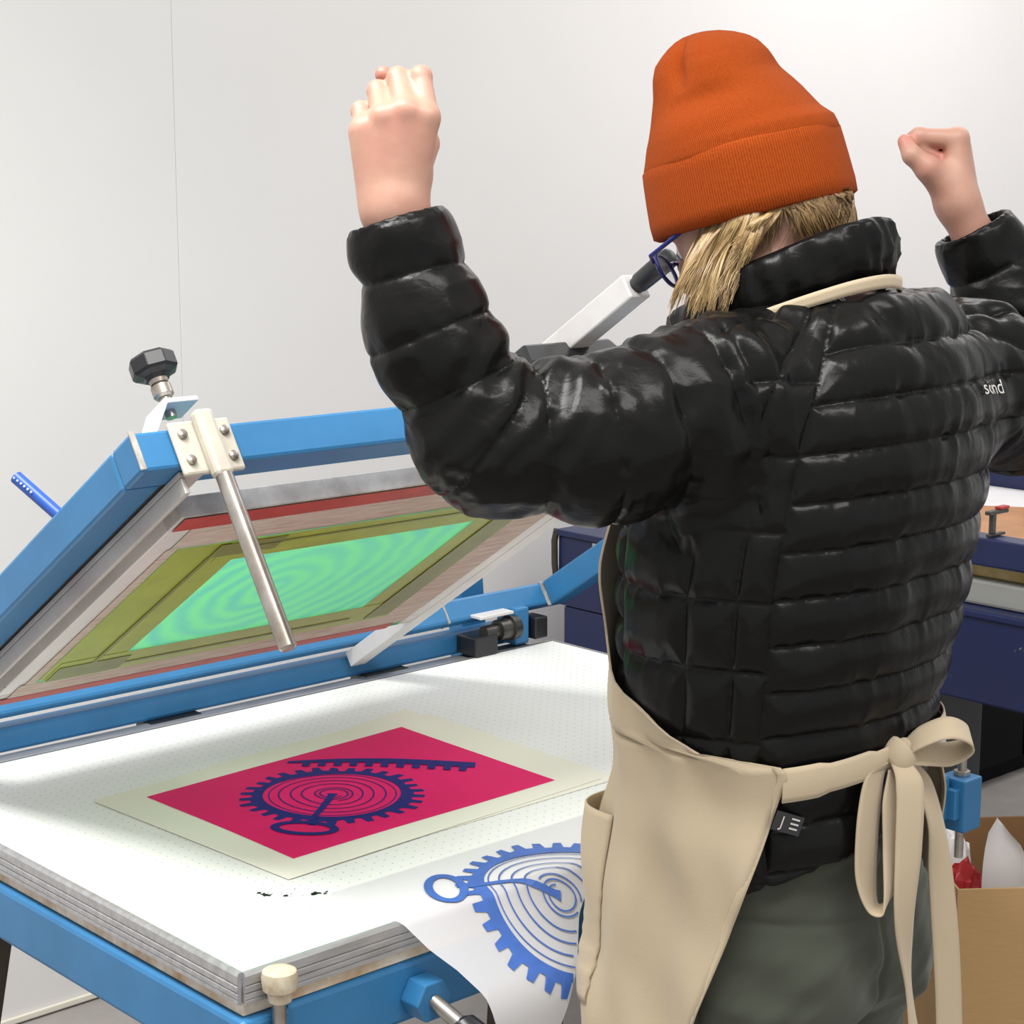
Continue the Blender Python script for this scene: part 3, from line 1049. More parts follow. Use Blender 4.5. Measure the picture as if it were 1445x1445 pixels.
def surface(fn, lo, hi, h, slack=1.7):
    """polygonise fn < 0 with surface nets; fn is only sampled near the surface"""
    lo, hi = np.asarray(lo, float), np.asarray(hi, float)
    B = 8
    nb = np.ceil((hi - lo) / (h * B)).astype(int)
    n = nb * B
    ax = [lo[i] + h * B * (np.arange(nb[i]) + 0.5) - h / 2 for i in range(3)]
    cc = np.stack(np.meshgrid(*ax, indexing='ij'), -1).reshape(-1, 3).astype(f32)
    dc = fn(cc)
    act = np.abs(dc) < h * B * 0.87 * slack
    D = np.repeat(np.repeat(np.repeat(np.sign(dc).reshape(nb), B, 0), B, 1), B, 2).astype(f32)
    ids = np.argwhere(act.reshape(nb))
    loc = np.stack(np.meshgrid(*[np.arange(B)] * 3, indexing='ij'), -1).reshape(-1, 3)
    for s in range(0, len(ids), 1500):
        ii = (ids[s:s + 1500, None, :] * B + loc[None]).reshape(-1, 3)
        D[ii[:, 0], ii[:, 1], ii[:, 2]] = fn((lo + ii * h).astype(f32))
    ins = D < 0
    c = np.zeros(tuple(n - 1), np.int8)
    sl = lambda o, m: slice(o, m - 1 + o)
    for dx in (0, 1):
        for dy in (0, 1):
            for dz in (0, 1):
                c += ins[sl(dx, n[0]), sl(dy, n[1]), sl(dz, n[2])]
    cells = np.argwhere((c > 0) & (c < 8))
    vid = np.full(tuple(n - 1), -1, np.int32)
    vid[cells[:, 0], cells[:, 1], cells[:, 2]] = np.arange(len(cells))
    acc = np.zeros((len(cells), 3))
    cnt = np.zeros(len(cells))
    cor = np.array([(x, y, z) for x in (0, 1) for y in (0, 1) for z in (0, 1)])
    val = [D[tuple((cells + o).T)] for o in cor]
    for i in range(8):
        for j in range(i + 1, 8):
            if np.abs(cor[i] - cor[j]).sum() != 1:
                continue
            m = (val[i] < 0) != (val[j] < 0)
            t = val[i][m] / (val[i][m] - val[j][m])
            acc[m] += cor[i] + t[:, None] * (cor[j] - cor[i])
            cnt[m] += 1
    V_ = lo + h * (cells + acc / cnt[:, None])
    quads = []
    for a in range(3):
        b, d = (a + 1) % 3, (a + 2) % 3
        s0 = [slice(1, None)] * 3
        s1 = [slice(1, None)] * 3
        s0[a], s1[a] = slice(0, -1), slice(1, None)
        x0, x1 = ins[tuple(s0)], ins[tuple(s1)]
        e = np.argwhere(x0 != x1)
        flip = x0[tuple(e.T)]
        off = np.ones(3, int)
        off[a] = 0
        e = e + off
        q = []
        for ub, ud in ((-1, -1), (0, -1), (0, 0), (-1, 0)):
            o = np.zeros(3, int)
            o[b], o[d] = ub, ud
            k = np.clip(e + o, 0, n - 2)
            q.append(vid[tuple(k.T)])
        q = np.stack(q, 1)
        q[~flip] = q[~flip][:, ::-1]
        quads.append(q[(q >= 0).all(1)])
    return V_, np.concatenate(quads)


_lat = rng.random((32, 32, 32)).astype(f32)


def noise(p, s, ofs=0.0):
    """value noise in -1..1; s scalar or per-axis scale"""
    q = p * s + ofs + 100.0
    i = np.floor(q).astype(int)
    f = q - i
    f = f * f * (3 - 2 * f)
    r = 0
    for dx in (0, 1):
        for dy in (0, 1):
            for dz in (0, 1):
                w = (f[:, 0] if dx else 1 - f[:, 0]) * (f[:, 1] if dy else 1 - f[:, 1]) * (f[:, 2] if dz else 1 - f[:, 2])
                r = r + w * _lat[(i[:, 0] + dx) % 32, (i[:, 1] + dy) % 32, (i[:, 2] + dz) % 32]
    return 2 * r - 1


def raw_mesh(name, V_, F_, base=(0, 0, 0)):
    me = bpy.data.meshes.new(name)
    V_ = np.asarray(V_) - np.asarray(base)
    F_ = np.asarray(F_)
    k = F_.shape[1]
    me.vertices.add(len(V_))
    me.vertices.foreach_set('co', V_.astype(f32).ravel())
    me.loops.add(F_.size)
    me.loops.foreach_set('vertex_index', F_.astype(np.int32).ravel())
    me.polygons.add(len(F_))
    me.polygons.foreach_set('loop_start', np.arange(0, F_.size, k, dtype=np.int32))
    me.polygons.foreach_set('use_smooth', np.ones(len(F_), bool))
    me.update(calc_edges=True)
    me.validate()
    return me


def link_mesh(name, me, m, parent):
    if m is not None:
        me.materials.append(m)
    o = bpy.data.objects.new(name, me)
    COL.objects.link(o)
    o.parent = parent
    return o


def relax(V_, F_, it=2, lam=0.5):
    """plain Laplacian smoothing"""
    k = F_.shape[1]
    e = np.concatenate([F_[:, [i, (i + 1) % k]] for i in range(k)])
    e = np.concatenate([e, e[:, ::-1]])
    cnt = np.bincount(e[:, 0], minlength=len(V_))[:, None]
    for _ in range(it):
        s = np.stack([np.bincount(e[:, 0], V_[e[:, 1], c], len(V_)) for c in range(3)], 1)
        V_ = V_ + lam * (s / np.maximum(cnt, 1) - V_)
    return V_


def subdivide(V_, F_):
    """one round of smooth subdivision through Blender's own modifier"""
    me = raw_mesh('tmp', V_, F_)
    o = bpy.data.objects.new('tmp', me)
    COL.objects.link(o)
    md = o.modifiers.new('s', 'SUBSURF')
    md.levels = 1
    dg = bpy.context.evaluated_depsgraph_get()
    ev = o.evaluated_get(dg).to_mesh()
    V2 = np.empty(len(ev.vertices) * 3, f32)
    ev.vertices.foreach_get('co', V2)
    N2 = np.empty(len(ev.vertices) * 3, f32)
    ev.vertices.foreach_get('normal', N2)
    F2 = np.empty(len(ev.loops), np.int32)
    ev.loops.foreach_get('vertex_index', F2)
    o.evaluated_get(dg).to_mesh_clear()
    bpy.data.objects.remove(o)
    bpy.data.meshes.remove(me)
    return V2.reshape(-1, 3).astype(float), F2.reshape(-1, 4), N2.reshape(-1, 3).astype(float)


# ------------------------------------------------------------------ person: skeleton
RV = np.array([0.731, 0.682, 0.0])     # towards the person's right
FV = np.array([-0.682, 0.731, 0.0])    # where the chest faces
ZV = np.array([0.0, 0.0, 1.0])
D0 = 2.02
PB = at(1105, 1230, D0)
BASE = np.array([PB[0], PB[1], 0.0])
person = thing('person', 'person in orange beanie, black quilted jacket and tan apron, both fists raised at the press',
               'person', BASE)

# jacket torso: photo row, centre column, half width, half depth
TORSO = [(1250, 1106, .171, .146), (1200, 1106, .172, .146), (1130, 1103, .171, .143), (1068, 1100, .166, .139),
         (1000, 1100, .180, .148), (900, 1110, .190, .158), (800, 1121, .198, .163), (700, 1140, .203, .164),
         (600, 1163, .200, .156), (530, 1180, .182, .142), (480, 1189, .160, .124), (440, 1189, .132, .106),
         (405, 1186, .100, .090), (370, 1178, .082, .082)]
_c = np.array([at(c, r, D0) for r, c, a, b in TORSO])
_o = np.argsort(_c[:, 2])
TZ = _c[_o, 2]
TX, TY = _c[_o, 0], _c[_o, 1]
TA = np.array([t[2] for t in TORSO])[_o]
TB = np.array([t[3] for t in TORSO])[_o]


def _sm(z, y):
    """smooth interpolation through the torso rings"""
    return np.interp(z, _zz, _tab[id(y)])


_zz = np.linspace(TZ[0], TZ[-1], 400)
_tab = {}
for _a in (TX, TY, TA, TB):
    w = np.interp(_zz, TZ, _a)
    k = np.hanning(41)
    k /= k.sum()
    wp = np.concatenate([np.full(20, w[0]), w, np.full(20, w[-1])])
    _tab[id(_a)] = np.convolve(wp, k, 'valid')


def torso_frame(p):
    z = p[:, 2]
    x = p[:, 0] - _sm(z, TX)
    y = p[:, 1] - _sm(z, TY)
    lat = x * RV[0] + y * RV[1]
    fwd = x * FV[0] + y * FV[1]
    return lat, fwd, _sm(z, TA), _sm(z, TB)


def torso_sdf(p, grow=0.0, z0=None, z1=None):
    lat, fwd, a, b = torso_frame(p)
    a, b = a + grow, b + grow
    q = (np.abs(lat / a) ** 2.3 + np.abs(fwd / b) ** 2.3) ** (1 / 2.3)
    d = (q - 1) * np.minimum(a, b)
    lo = TZ[0] if z0 is None else z0
    hi = TZ[-1] if z1 is None else z1
    return np.maximum(d, np.maximum(lo - p[:, 2], p[:, 2] - hi))


SL, EL, WL = at(1015, 568, 1.905), at(690, 623, 1.835), at(556, 296, 1.84)
ML = at(850, 619, 1.855)
FL = at(609, 478, 1.835)
CL = at(562, 322, 1.84)
SR, ER, WR = at(1365, 540, 2.13), at(1488, 570, 2.34), at(1352, 288, 2.335)
MR = at(1432, 560, 2.23)
FR = at(1432, 445, 2.335)
CR = at(1376, 330, 2.335)
ARM_L = ([SL, ML, EL, FL, CL], [.088, .077, .0645, .0555, .049])
ARM_R = ([SR, MR, ER, FR, CR], [.092, .080, .070, .060, .050])

# head frame
_hp = math.radians(32)
_hh = np.array([-0.85, 0.525, 0.0])
_hh /= np.linalg.norm(_hh)
HF = _hh * math.cos(_hp) - ZV * math.sin(_hp)
HU = _hh * math.sin(_hp) + ZV * math.cos(_hp)
HL = np.cross(HU, HF)
HC = at(1058, 284, 2.05)


def hd(f, l, u):
    return HC + HF * f + HL * l + HU * u


NECK0 = at(1172, 425, 2.03)

# ------------------------------------------------------------------ hands: photo columns, rows and depths
dl, dr = 1.84, 2.335
HANDL = dict(
    index=[at(602, 166, dl), at(594, 108, dl + .024), at(590, 128, dl + .058), at(588, 158, dl + .050)],
    middle=[at(573, 158, dl - .004), at(562, 110, dl + .028), at(562, 136, dl + .062), at(563, 165, dl + .052)],
    ring=[at(542, 166, dl - .002), at(533, 128, dl + .030), at(536, 156, dl + .060), at(540, 182, dl + .048)],
    little=[at(514, 186, dl + .004), at(509, 156, dl + .026), at(514, 180, dl + .052), at(520, 200, dl + .042)],
    thumb=[at(578, 250, dl + .016), at(598, 202, dl + .044), at(580, 150, dl + .072), at(541, 105, dl + .052)])
HANDR = dict(
    index=[at(1351, 197, dr), at(1297, 193, dr + .002), at(1300, 214, dr + .004), at(1322, 221, dr + .006)],
    middle=[at(1351, 196, dr + .019), at(1292, 197, dr + .020), at(1299, 222, dr + .021), at(1322, 228, dr + .022)],
    ring=[at(1351, 202, dr + .037), at(1297, 203, dr + .037), at(1303, 228, dr + .038), at(1324, 232, dr + .038)],
    little=[at(1352, 212, dr + .053), at(1307, 212, dr + .053), at(1311, 233, dr + .053), at(1328, 236, dr + .052)],
    thumb=[at(1338, 266, dr - .008), at(1310, 238, dr - .018), at(1287, 219, dr - .017), at(1277, 200, dr - .006)])
FR_R = dict(index=(.0122, .0100, .0088, .0075), middle=(.0124, .0102, .0090, .0076), ring=(.0118, .0096, .0084, .0072),
            little=(.0106, .0086, .0076, .0066), thumb=(.0170, .0135, .0112, .0086))


def hand_sdf(p, H, wrist, thin, sc=1.0):
    """palm bones blended together, five separate curled fingers"""
    palm = None
    for n_ in ('index', 'middle', 'ring', 'little'):
        m = H[n_][0]
        root = wrist + (m - np.mean([H[q][0] for q in ('index', 'middle', 'ring', 'little')], 0)) * 0.36
        e = cone(p, root, m, .0180 * sc, FR_R[n_][0] * 1.06 * sc)
        palm = e if palm is None else smin(palm, e, .014)
    e = cone(p, wrist + (H['little'][0] - wrist) * .34 + (H['little'][0] - H['ring'][0]) * .35, H['little'][0], .0165 * sc, .0115 * sc)
    palm = smin(palm, e, .016)
    e = chain(p, [wrist + (H['thumb'][0] - wrist) * .3, H['thumb'][0], H['thumb'][1]],
              [.020 * sc, .0175 * sc, FR_R['thumb'][1] * 1.1 * sc], .012)
    palm = smin(palm, e, .016)
    d = palm
    for n_ in ('index', 'middle', 'ring', 'little', 'thumb'):
        rs = [r * sc for r in FR_R[n_]]
        e = chain(p, H[n_], rs, .003)
        if n_ != 'thumb':
            e = smin(e, np.linalg.norm(p - H[n_][1], axis=1) - rs[1] * 1.08, .003)
        d = smin(d, e, .0055)
    return d


def head_sdf(p):
    A_ = np.stack([HF, HL, HU])
    d = ellipsoid(p, hd(-.012, 0, .012), A_, (.098, .077, .100))
    d = smin(d, ellipsoid(p, hd(.030, 0, -.055), A_, (.064, .057, .078)), .03)
    d = smin(d, np.linalg.norm(p - hd(.066, 0, -.118), axis=1) - .020, .025)
    for s in (1, -1):
        d = smin(d, np.linalg.norm(p - hd(.052, .040 * s, -.046), axis=1) - .026, .02)
        d = smin(d, cone(p, hd(-.005, .052 * s, -.082), hd(.058, .018 * s, -.116), .018, .016), .02)
        d = smin(d, cone(p, hd(.083, .012 * s, .012), hd(.072, .044 * s, .008), .010, .010), .014)
        e = ellipsoid(p, hd(-.012, .073 * s, -.030), A_, (.020, .008, .031))
        d = smin(d, e, .006)
    for s in (1, -1):
        d = -smin(-d, np.linalg.norm(p - hd(.101, .031 * s, -.013), axis=1) - .0185, .008)
        d = smin(d, np.linalg.norm(p - hd(.074, .031 * s, -.013), axis=1) - .0125, .003)
    d = smin(d, cone(p, hd(.089, 0, .002), hd(.108, 0, -.040), .0075, .0095), .010)
    for s in (1, -1):
        d = smin(d, np.linalg.norm(p - hd(.096, .010 * s, -.044), axis=1) - .0075, .006)
    d = smin(d, cone(p, hd(.083, .016, -.074), hd(.083, -.016, -.074), .0068, .0068), .006)
    d = smin(d, cone(p, hd(.082, .014, -.084), hd(.082, -.014, -.084), .0072, .0072), .006)
    d = -smin(-d, cone(p, hd(.093, .022, -.0795), hd(.093, -.022, -.0795), .003, .003), .003)
    return d


def body_sdf(p):
    d = head_sdf(p)
    d = smin(d, cone(p, hd(-.040, 0, -.055), NECK0 - ZV * .03, .050, .055), .03)
    d = smin(d, torso_sdf(p, -0.036, TZ[0] + .03, TZ[-1] - .05), .03)
    for pts, w_, H, sc in ((ARM_L, WL, HANDL, 1.0), (ARM_R, WR, HANDR, 1.06)):
        a = chain(p, list(pts[0][:3]), [.060, .048, .042], .02)
        fo = pts[0][2]
        ax_ = (H['index'][0] - H['little'][0])
        ax_ = ax_ / np.linalg.norm(ax_) * .0085
        f1 = cone(p, fo + ax_ * 0, w_ + ax_, .041, .0215)
        f2 = cone(p, fo - ax_ * 0, w_ - ax_, .041, .0215)
        a = smin(a, smin(f1, f2, .01), .02)
        a = smin(a, hand_sdf(p, H, w_, ax_, sc), .014)
        d = smin(d, a, .012)
    return d


def skin_mat():
    m, nt, b = new_mat('skin')
    L = nt.links
    b.inputs['Roughness'].default_value = 0.5
    b.inputs['Subsurface Weight'].default_value = 0.12
    b.inputs['Subsurface Radius'].default_value = (0.012, 0.005, 0.003)
    tc = nt.nodes.new('ShaderNodeTexCoord')
    n = nt.nodes.new('ShaderNodeTexNoise')
    n.inputs['Scale'].default_value = 28
    n.inputs['Detail'].default_value = 5
    L.new(tc.outputs['Object'], n.inputs['Vector'])
    mx = nt.nodes.new('ShaderNodeMix')
    mx.data_type = 'RGBA'
    mx.inputs[6].default_value = (0.44, 0.245, 0.178, 1)
    mx.inputs[7].default_value = (0.40, 0.195, 0.142, 1)
    mr = nt.nodes.new('ShaderNodeMapRange')
    mr.inputs[1].default_value = 0.4
    mr.inputs[2].default_value = 0.7
    L.new(n.outputs['Fac'], mr.inputs[0])
    L.new(mr.outputs[0], mx.inputs[0])
    # redder finger ends, from a painted attribute
    at_ = nt.nodes.new('ShaderNodeAttribute')
    at_.attribute_name = 'flush'
    m2 = nt.nodes.new('ShaderNodeMix')
    m2.data_type = 'RGBA'
    L.new(at_.outputs['Fac'], m2.inputs[0])
    L.new(mx.outputs[2], m2.inputs[6])
    m2.inputs[7].default_value = (0.47, 0.16, 0.125, 1)
    L.new(m2.outputs[2], b.inputs['Base Color'])
    nb = nt.nodes.new('ShaderNodeTexNoise')
    nb.inputs['Scale'].default_value = 160
    L.new(tc.outputs['Object'], nb.inputs['Vector'])
    bp = nt.nodes.new('ShaderNodeBump')
    bp.inputs['Strength'].default_value = 0.15
    bp.inputs['Distance'].default_value = 0.001
    L.new(nb.outputs['Fac'], bp.inputs['Height'])
    L.new(bp.outputs['Normal'], b.inputs['Normal'])
    return m


M['skin'] = skin_mat()
_pts = np.array(ARM_L[0] + ARM_R[0] + [q for H in (HANDL, HANDR) for c in H.values() for q in c] + [hd(.13, 0, 0), hd(-.12, 0, 0)])
lo = np.array([_pts[:, 0].min() - .08, _pts[:, 1].min() - .12, TZ[0] - .02])
hi = np.array([_pts[:, 0].max() + .08, _pts[:, 1].max() + .08, HC[2] + .15])
bv, bf = surface(body_sdf, lo, hi, 0.0026)
bv = relax(bv, bf, 1, 0.4)
me = raw_mesh('body', bv, bf, BASE)
fl_ = np.zeros(len(bv), f32)
for H in (HANDL, HANDR):
    for n_ in H:
        dd = np.linalg.norm(bv - H[n_][3], axis=1)
        fl_ = np.maximum(fl_, 0.75 * np.clip(1 - (dd - .006) / .014, 0, 1))
        dd = np.linalg.norm(bv - H[n_][1], axis=1)
        fl_ = np.maximum(fl_, 0.22 * np.clip(1 - (dd - .008) / .012, 0, 1))
for c_ in (hd(.085, .01, -.079), hd(.085, -.01, -.079)):
    fl_ = np.maximum(fl_, 0.7 * (np.linalg.norm(bv - c_, axis=1) < .016))
atr = me.attributes.new('flush', 'FLOAT', 'POINT')
atr.data.foreach_set('value', fl_)
body = link_mesh('body', me, M['skin'], person)

# ------------------------------------------------------------------ quilted jacket


def jacket_core(p):
    d = torso_sdf(p, 0.0, TZ[0] + .004, TZ[-1] - .03)
    for pts, rs in (ARM_L, ARM_R):
        d = smin(d, chain(p, pts, rs, .03), .035)
    return d


def jacket_sdf(p):
    d = jacket_core(p)
    for pts, rs, w_ in ((ARM_L[0], ARM_L[1], WL), (ARM_R[0], ARM_R[1], WR)):
        ax_ = pts[-1] - pts[-2]
        ax_ = ax_ / np.linalg.norm(ax_)
        t = (p - pts[-1]) @ ax_
        near = np.linalg.norm(p - pts[-1], axis=1) < .12
        d = np.where(near, np.maximum(d, t - .010), d)
        d = np.where(near, np.maximum(d, -cone(p, pts[-1] - ax_ * .03, pts[-1] + ax_ * .06, rs[-1] - .010, rs[-1] - .007)), d)
    d = np.maximum(d, TZ[0] + .085 + .31 * (p[:, 0] - .339) - p[:, 2])     # hem rides up at the back right
    d = np.maximum(d, -cone(p, NECK0 - ZV * .03, NECK0 + ZV * .12, .058, .060))
    return d


jv, jf = surface(jacket_sdf, [lo[0] - .03, lo[1] - .03, TZ[0] - .02], [hi[0] + .03, hi[1] + .03, max(WL[2], WR[2]) + .06], 0.0036)
jv = relax(jv, jf, 3, 0.5)
jv, jf, jn = subdivide(jv, jf)


def arm_param(p, pts):
    """length along the arm and distance from its axis, and a smooth axis direction"""
    best = np.full(len(p), 9.0)
    s_ = np.zeros(len(p))
    tot = 0
    for i in range(len(pts) - 1):
        a, b = pts[i], pts[i + 1]
        ab = b - a
        L_ = np.linalg.norm(ab)
        t = ((p - a) @ ab) / L_ ** 2
        tc_ = np.clip(t, -0.6 if i == 0 else 0, 1.3 if i == len(pts) - 2 else 1)
        d = np.linalg.norm(p - a - tc_[:, None] * ab, axis=1)
        m = d < best
        best[m] = d[m]
        s_[m] = tot + tc_[m] * L_
        tot += L_
    return s_, best, tot


def curve_pts(pts, n=40):
    """Catmull-Rom through the joints so seams turn smoothly at the elbow"""
    P = [2 * pts[0] - pts[1]] + list(pts) + [2 * pts[-1] - pts[-2]]
    out = []
    for i in range(1, len(P) - 2):
        for t in np.linspace(0, 1, n // (len(pts) - 1), endpoint=False):
            a, b, c, d = P[i - 1], P[i], P[i + 1], P[i + 2]
            out.append(.5 * (2 * b + (c - a) * t + (2 * a - 5 * b + 4 * c - d) * t ** 2 + (3 * b - a - 3 * c + d) * t ** 3))
    return out + [pts[-1]]


def puff(x, half, pw=0.55):
    return np.sin(np.clip(x / half, 0, 1) * math.pi / 2) ** pw


def tri(s, step, ph=0.0):
    """distance to the nearest seam of a family spaced by step"""
    q = (s - ph) / step
    return np.abs(q - np.round(q)) * step


lat, fwd, ta, tb = torso_frame(jv)
theta = np.degrees(np.arctan2(fwd / tb, lat / ta)) % 360
hz = jv[:, 2]
# torso quilting
STEP = 0.0485
back = (theta > 218) & (theta < 322)
hzb = hz + 0.010 * np.clip((265 - theta) / 47, 0, 1) ** 2 + 0.006 * noise(jv, 5.0) * 0.6
db = tri(hzb, STEP, 1.0)
ds = tri(hz + 0.004 * noise(jv, 9.0), 0.074, 0.985)
rr = np.hypot(lat, fwd)
dv = np.full(len(jv), 9.0)
for th_, only in ((218, 0), (206, 1), (187, 1), (322, 0), (353, 1), (334, 1), (150, 1), (30, 1)):
    e = np.abs((theta - th_ + 180) % 360 - 180) * math.pi / 180 * rr
    dv = np.minimum(dv, e)
front = (theta > 30) & (theta < 150)
d_h = np.where(back | front, db, ds)
half = np.where(back | front, STEP / 2, 0.030)
disp_t = 0.0098 * np.minimum(puff(d_h, half, 0.52), puff(dv, 0.024, 0.5) * 0.9 + 0.1) - 0.005
# puckers run across the seams, strongest next to them
along = np.stack([lat * 1.0, fwd * 1.0, hz * 0.25], 1)
pk = noise(along, 62.0) * 0.6 + noise(along, 120.0, 7.0) * 0.4
pk2 = 1 - 2 * np.abs(noise(along, 46.0, 21.0)) ** .8
disp_t += (0.0026 * pk + 0.0022 * pk2) * np.exp(-d_h / 0.014) * np.where(back, 1.0, .8)
disp_t += 0.0030 * noise(np.stack([lat, fwd, hz * .6], 1), 24.0, 3.0)
# drag lines from the raised arms over the shoulder blades
dg = noise(np.stack([lat + hz * 0.35, fwd, hz * 0.12], 1), 42.0, 11.0)
disp_t += 0.0042 * dg * np.clip((hz - 1.24) / 0.10, 0, 1)
disp = disp_t
arm_w = np.zeros(len(jv))
for pts, rs, sgn in ((ARM_L[0], ARM_L[1], -1), (ARM_R[0], ARM_R[1], 1)):
    cp = curve_pts(pts)
    s_, dist, tot = arm_param(jv, cp)
    u0 = pts[1] - pts[0]
    u0 = u0 / np.linalg.norm(u0)
    pl = (jv - pts[0]) @ u0            # signed distance past the armhole plane
    zone = np.clip((0.145 - dist) / 0.03, 0, 1) * np.clip((pl + 0.05) / 0.03, 0, 1) * np.clip((lat * sgn + 0.03) / 0.03, 0, 1)
    step = 0.058
    ph = tot - 0.045
    e_in = noise(jv, 14.0, 5.0) * 0.004
    da = tri(s_ + e_in, step, ph)
    A_ = 0.0068 * puff(da, step / 2, 0.42) - 0.0040
    q1 = jv + 0
    # frame around the arm for wrinkles that run lengthwise
    ang = noise(jv, np.array([34.0, 34.0, 34.0]), 2.0)
    A_ += 0.0022 * ang + 0.0016 * (1 - 2 * np.abs(noise(jv, 30.0, 31.0)))
    el = np.exp(-((s_ - np.linalg.norm(pts[1] - pts[0]) - np.linalg.norm(pts[2] - pts[1])) / 0.07) ** 2)
    inner = pts[1] * .5 + pts[3] * .5
    nin = np.exp(-(np.linalg.norm(jv - inner, axis=1) / 0.075) ** 2)
    axv = pts[3] - pts[1]
    axv = axv / np.linalg.norm(axv)
    A_ += nin * 0.0045 * np.sin((jv @ axv) * 210 + 2.2 * noise(jv, 18.0, 9.0) * 1.4)
    # pulled folds between elbow and armhole
    b_ = np.clip((np.linalg.norm(pts[1] - pts[0]) + .06 - s_) / .09, 0, 1)
    A_ += b_ * 0.0045 * noise(np.stack([s_ * 1.0, jv[:, 1] * .4, (jv[:, 2] - 0.15 * jv[:, 0]) * .35], 1), 44.0, 4.0)
    A_ += 0.0020 * noise(jv, 75.0, 8.0) * np.exp(-da / 0.012)
    w = np.clip(pl / 0.012, 0, 1) * zone
    seam = np.exp(-np.abs(pl) / 0.007) * zone
    disp = disp * (1 - w) + A_ * w - 0.0045 * seam
# flat bound cuffs and hem
for pts in (ARM_L[0], ARM_R[0]):
    ax_ = pts[-1] - pts[-2]
    ax_ = ax_ / np.linalg.norm(ax_)
    t = (jv - pts[-1]) @ ax_
    m = (np.linalg.norm(jv - pts[-1], axis=1) < .09) & (t > .004)
    disp[m] *= 0.3
jv = relax(jv + jn * disp[:, None], jf, 2, 0.45)


def jacket_mat():
    m, nt, b = new_mat('black_nylon')
    L = nt.links
    b.inputs['Base Color'].default_value = (0.0055, 0.0053, 0.0052, 1)
    b.inputs['Roughness'].default_value = 0.29
    b.inputs['Specular IOR Level'].default_value = 0.14
    b.inputs['Sheen Weight'].default_value = 0.0
    tc = nt.nodes.new('ShaderNodeTexCoord')
    n1 = nt.nodes.new('ShaderNodeTexNoise')
    n1.inputs['Scale'].default_value = 60
    n1.inputs['Detail'].default_value = 5
    n1.inputs['Distortion'].default_value = 0.6
    L.new(tc.outputs['Object'], n1.inputs['Vector'])
    bp = nt.nodes.new('ShaderNodeBump')
    bp.inputs['Strength'].default_value = 0.38
    bp.inputs['Distance'].default_value = 0.002
    L.new(n1.outputs['Fac'], bp.inputs['Height'])
    L.new(bp.outputs['Normal'], b.inputs['Normal'])
    return m


M['nylon'] = jacket_mat()
jacket = link_mesh('jacket', raw_mesh('jacket', jv, jf, BASE), M['nylon'], person)
tag(jacket, 'black quilted down jacket with narrow baffles')
# ------------------------------------------------------------------ cloth helpers


def torso_r(th, z, off=0.0):
    """point on the outside of jacket and hips at angle th (degrees, 90 = front) and height z"""
    th = np.radians(np.asarray(th, float))
    z = np.asarray(z, float)
    zz = np.clip(z, TZ[0], TZ[-1])
    a, b = _sm(zz, TA) + off, _sm(zz, TB) + off
    c, s = np.cos(th), np.sin(th)
    r = (np.abs(c / a) ** 2.3 + np.abs(s / b) ** 2.3) ** (-1 / 2.3)
    x = _sm(zz, TX) + r * c * RV[0] + r * s * FV[0]
    y = _sm(zz, TY) + r * c * RV[1] + r * s * FV[1]
    return np.stack([x, y, z], -1), np.stack([c * RV[0] + s * FV[0], c * RV[1] + s * FV[1], 0 * z], -1)


def cloth(name, P, m, parent, th=0.0016, closed=False):
    """grid of points P[rows, cols, 3] -> smooth sheet with real thickness"""
    nr, nc = P.shape[:2]
    idx = np.arange(nr * nc).reshape(nr, nc)
    q = np.stack([idx[:-1, :-1], idx[:-1, 1:], idx[1:, 1:], idx[1:, :-1]], -1).reshape(-1, 4)
    me = raw_mesh(name, P.reshape(-1, 3), q, BASE)
    o = link_mesh(name, me, m, parent)
    uv = me.uv_layers.new(name='UVMap')
    li = np.empty(len(me.loops), np.int32)
    me.loops.foreach_get('vertex_index', li)
    uvs = np.stack([(li % nc) / max(1, nc - 1), (li // nc) / max(1, nr - 1)], 1).astype(f32)
    uv.data.foreach_set('uv', uvs.ravel())
    sm = o.modifiers.new('thick', 'SOLIDIFY')
    sm.thickness = th
    sm.offset = 0
    return o


def smooth_path(pts, n):
    pts = [np.asarray(p, float) for p in pts]
    P = [2 * pts[0] - pts[1]] + pts + [2 * pts[-1] - pts[-2]]
    out = []
    k = len(pts) - 1
    for t in np.linspace(0, k, n):
        i = min(int(t), k - 1)
        u = t - i
        a, b, c, d = P[i], P[i + 1], P[i + 2], P[i + 3]
        out.append(.5 * (2 * b + (c - a) * u + (2 * a - 5 * b + 4 * c - d) * u * u + (3 * b - a - 3 * c + d) * u ** 3))
    return np.array(out)


def ribbon(name, pts, wvec, width, m, parent, n=60, nc=7, th=0.0018, cup=0.0):
    """tape along pts; wvec one direction or one per point; width one number or one per point"""
    C_ = smooth_path(pts, n)
    wv = np.asarray(wvec, float)
    if wv.ndim == 1:
        wv = np.repeat(wv[None], len(pts), 0)
    Wv = smooth_path(wv, n)
    Wv /= np.linalg.norm(Wv, axis=1)[:, None]
    wd = np.interp(np.linspace(0, 1, n), np.linspace(0, 1, len(pts)), np.full(len(pts), width) if np.isscalar(width) else width)
    T = np.gradient(C_, axis=0)
    N = np.cross(T, Wv)
    N /= np.maximum(np.linalg.norm(N, axis=1)[:, None], 1e-9)
    g = np.linspace(-.5, .5, nc)
    P = C_[:, None] + Wv[:, None] * (g[None, :, None] * wd[:, None, None]) + N[:, None] * (cup * (1 - (2 * g) ** 2))[None, :, None]
    return cloth(name, P, m, parent, th)


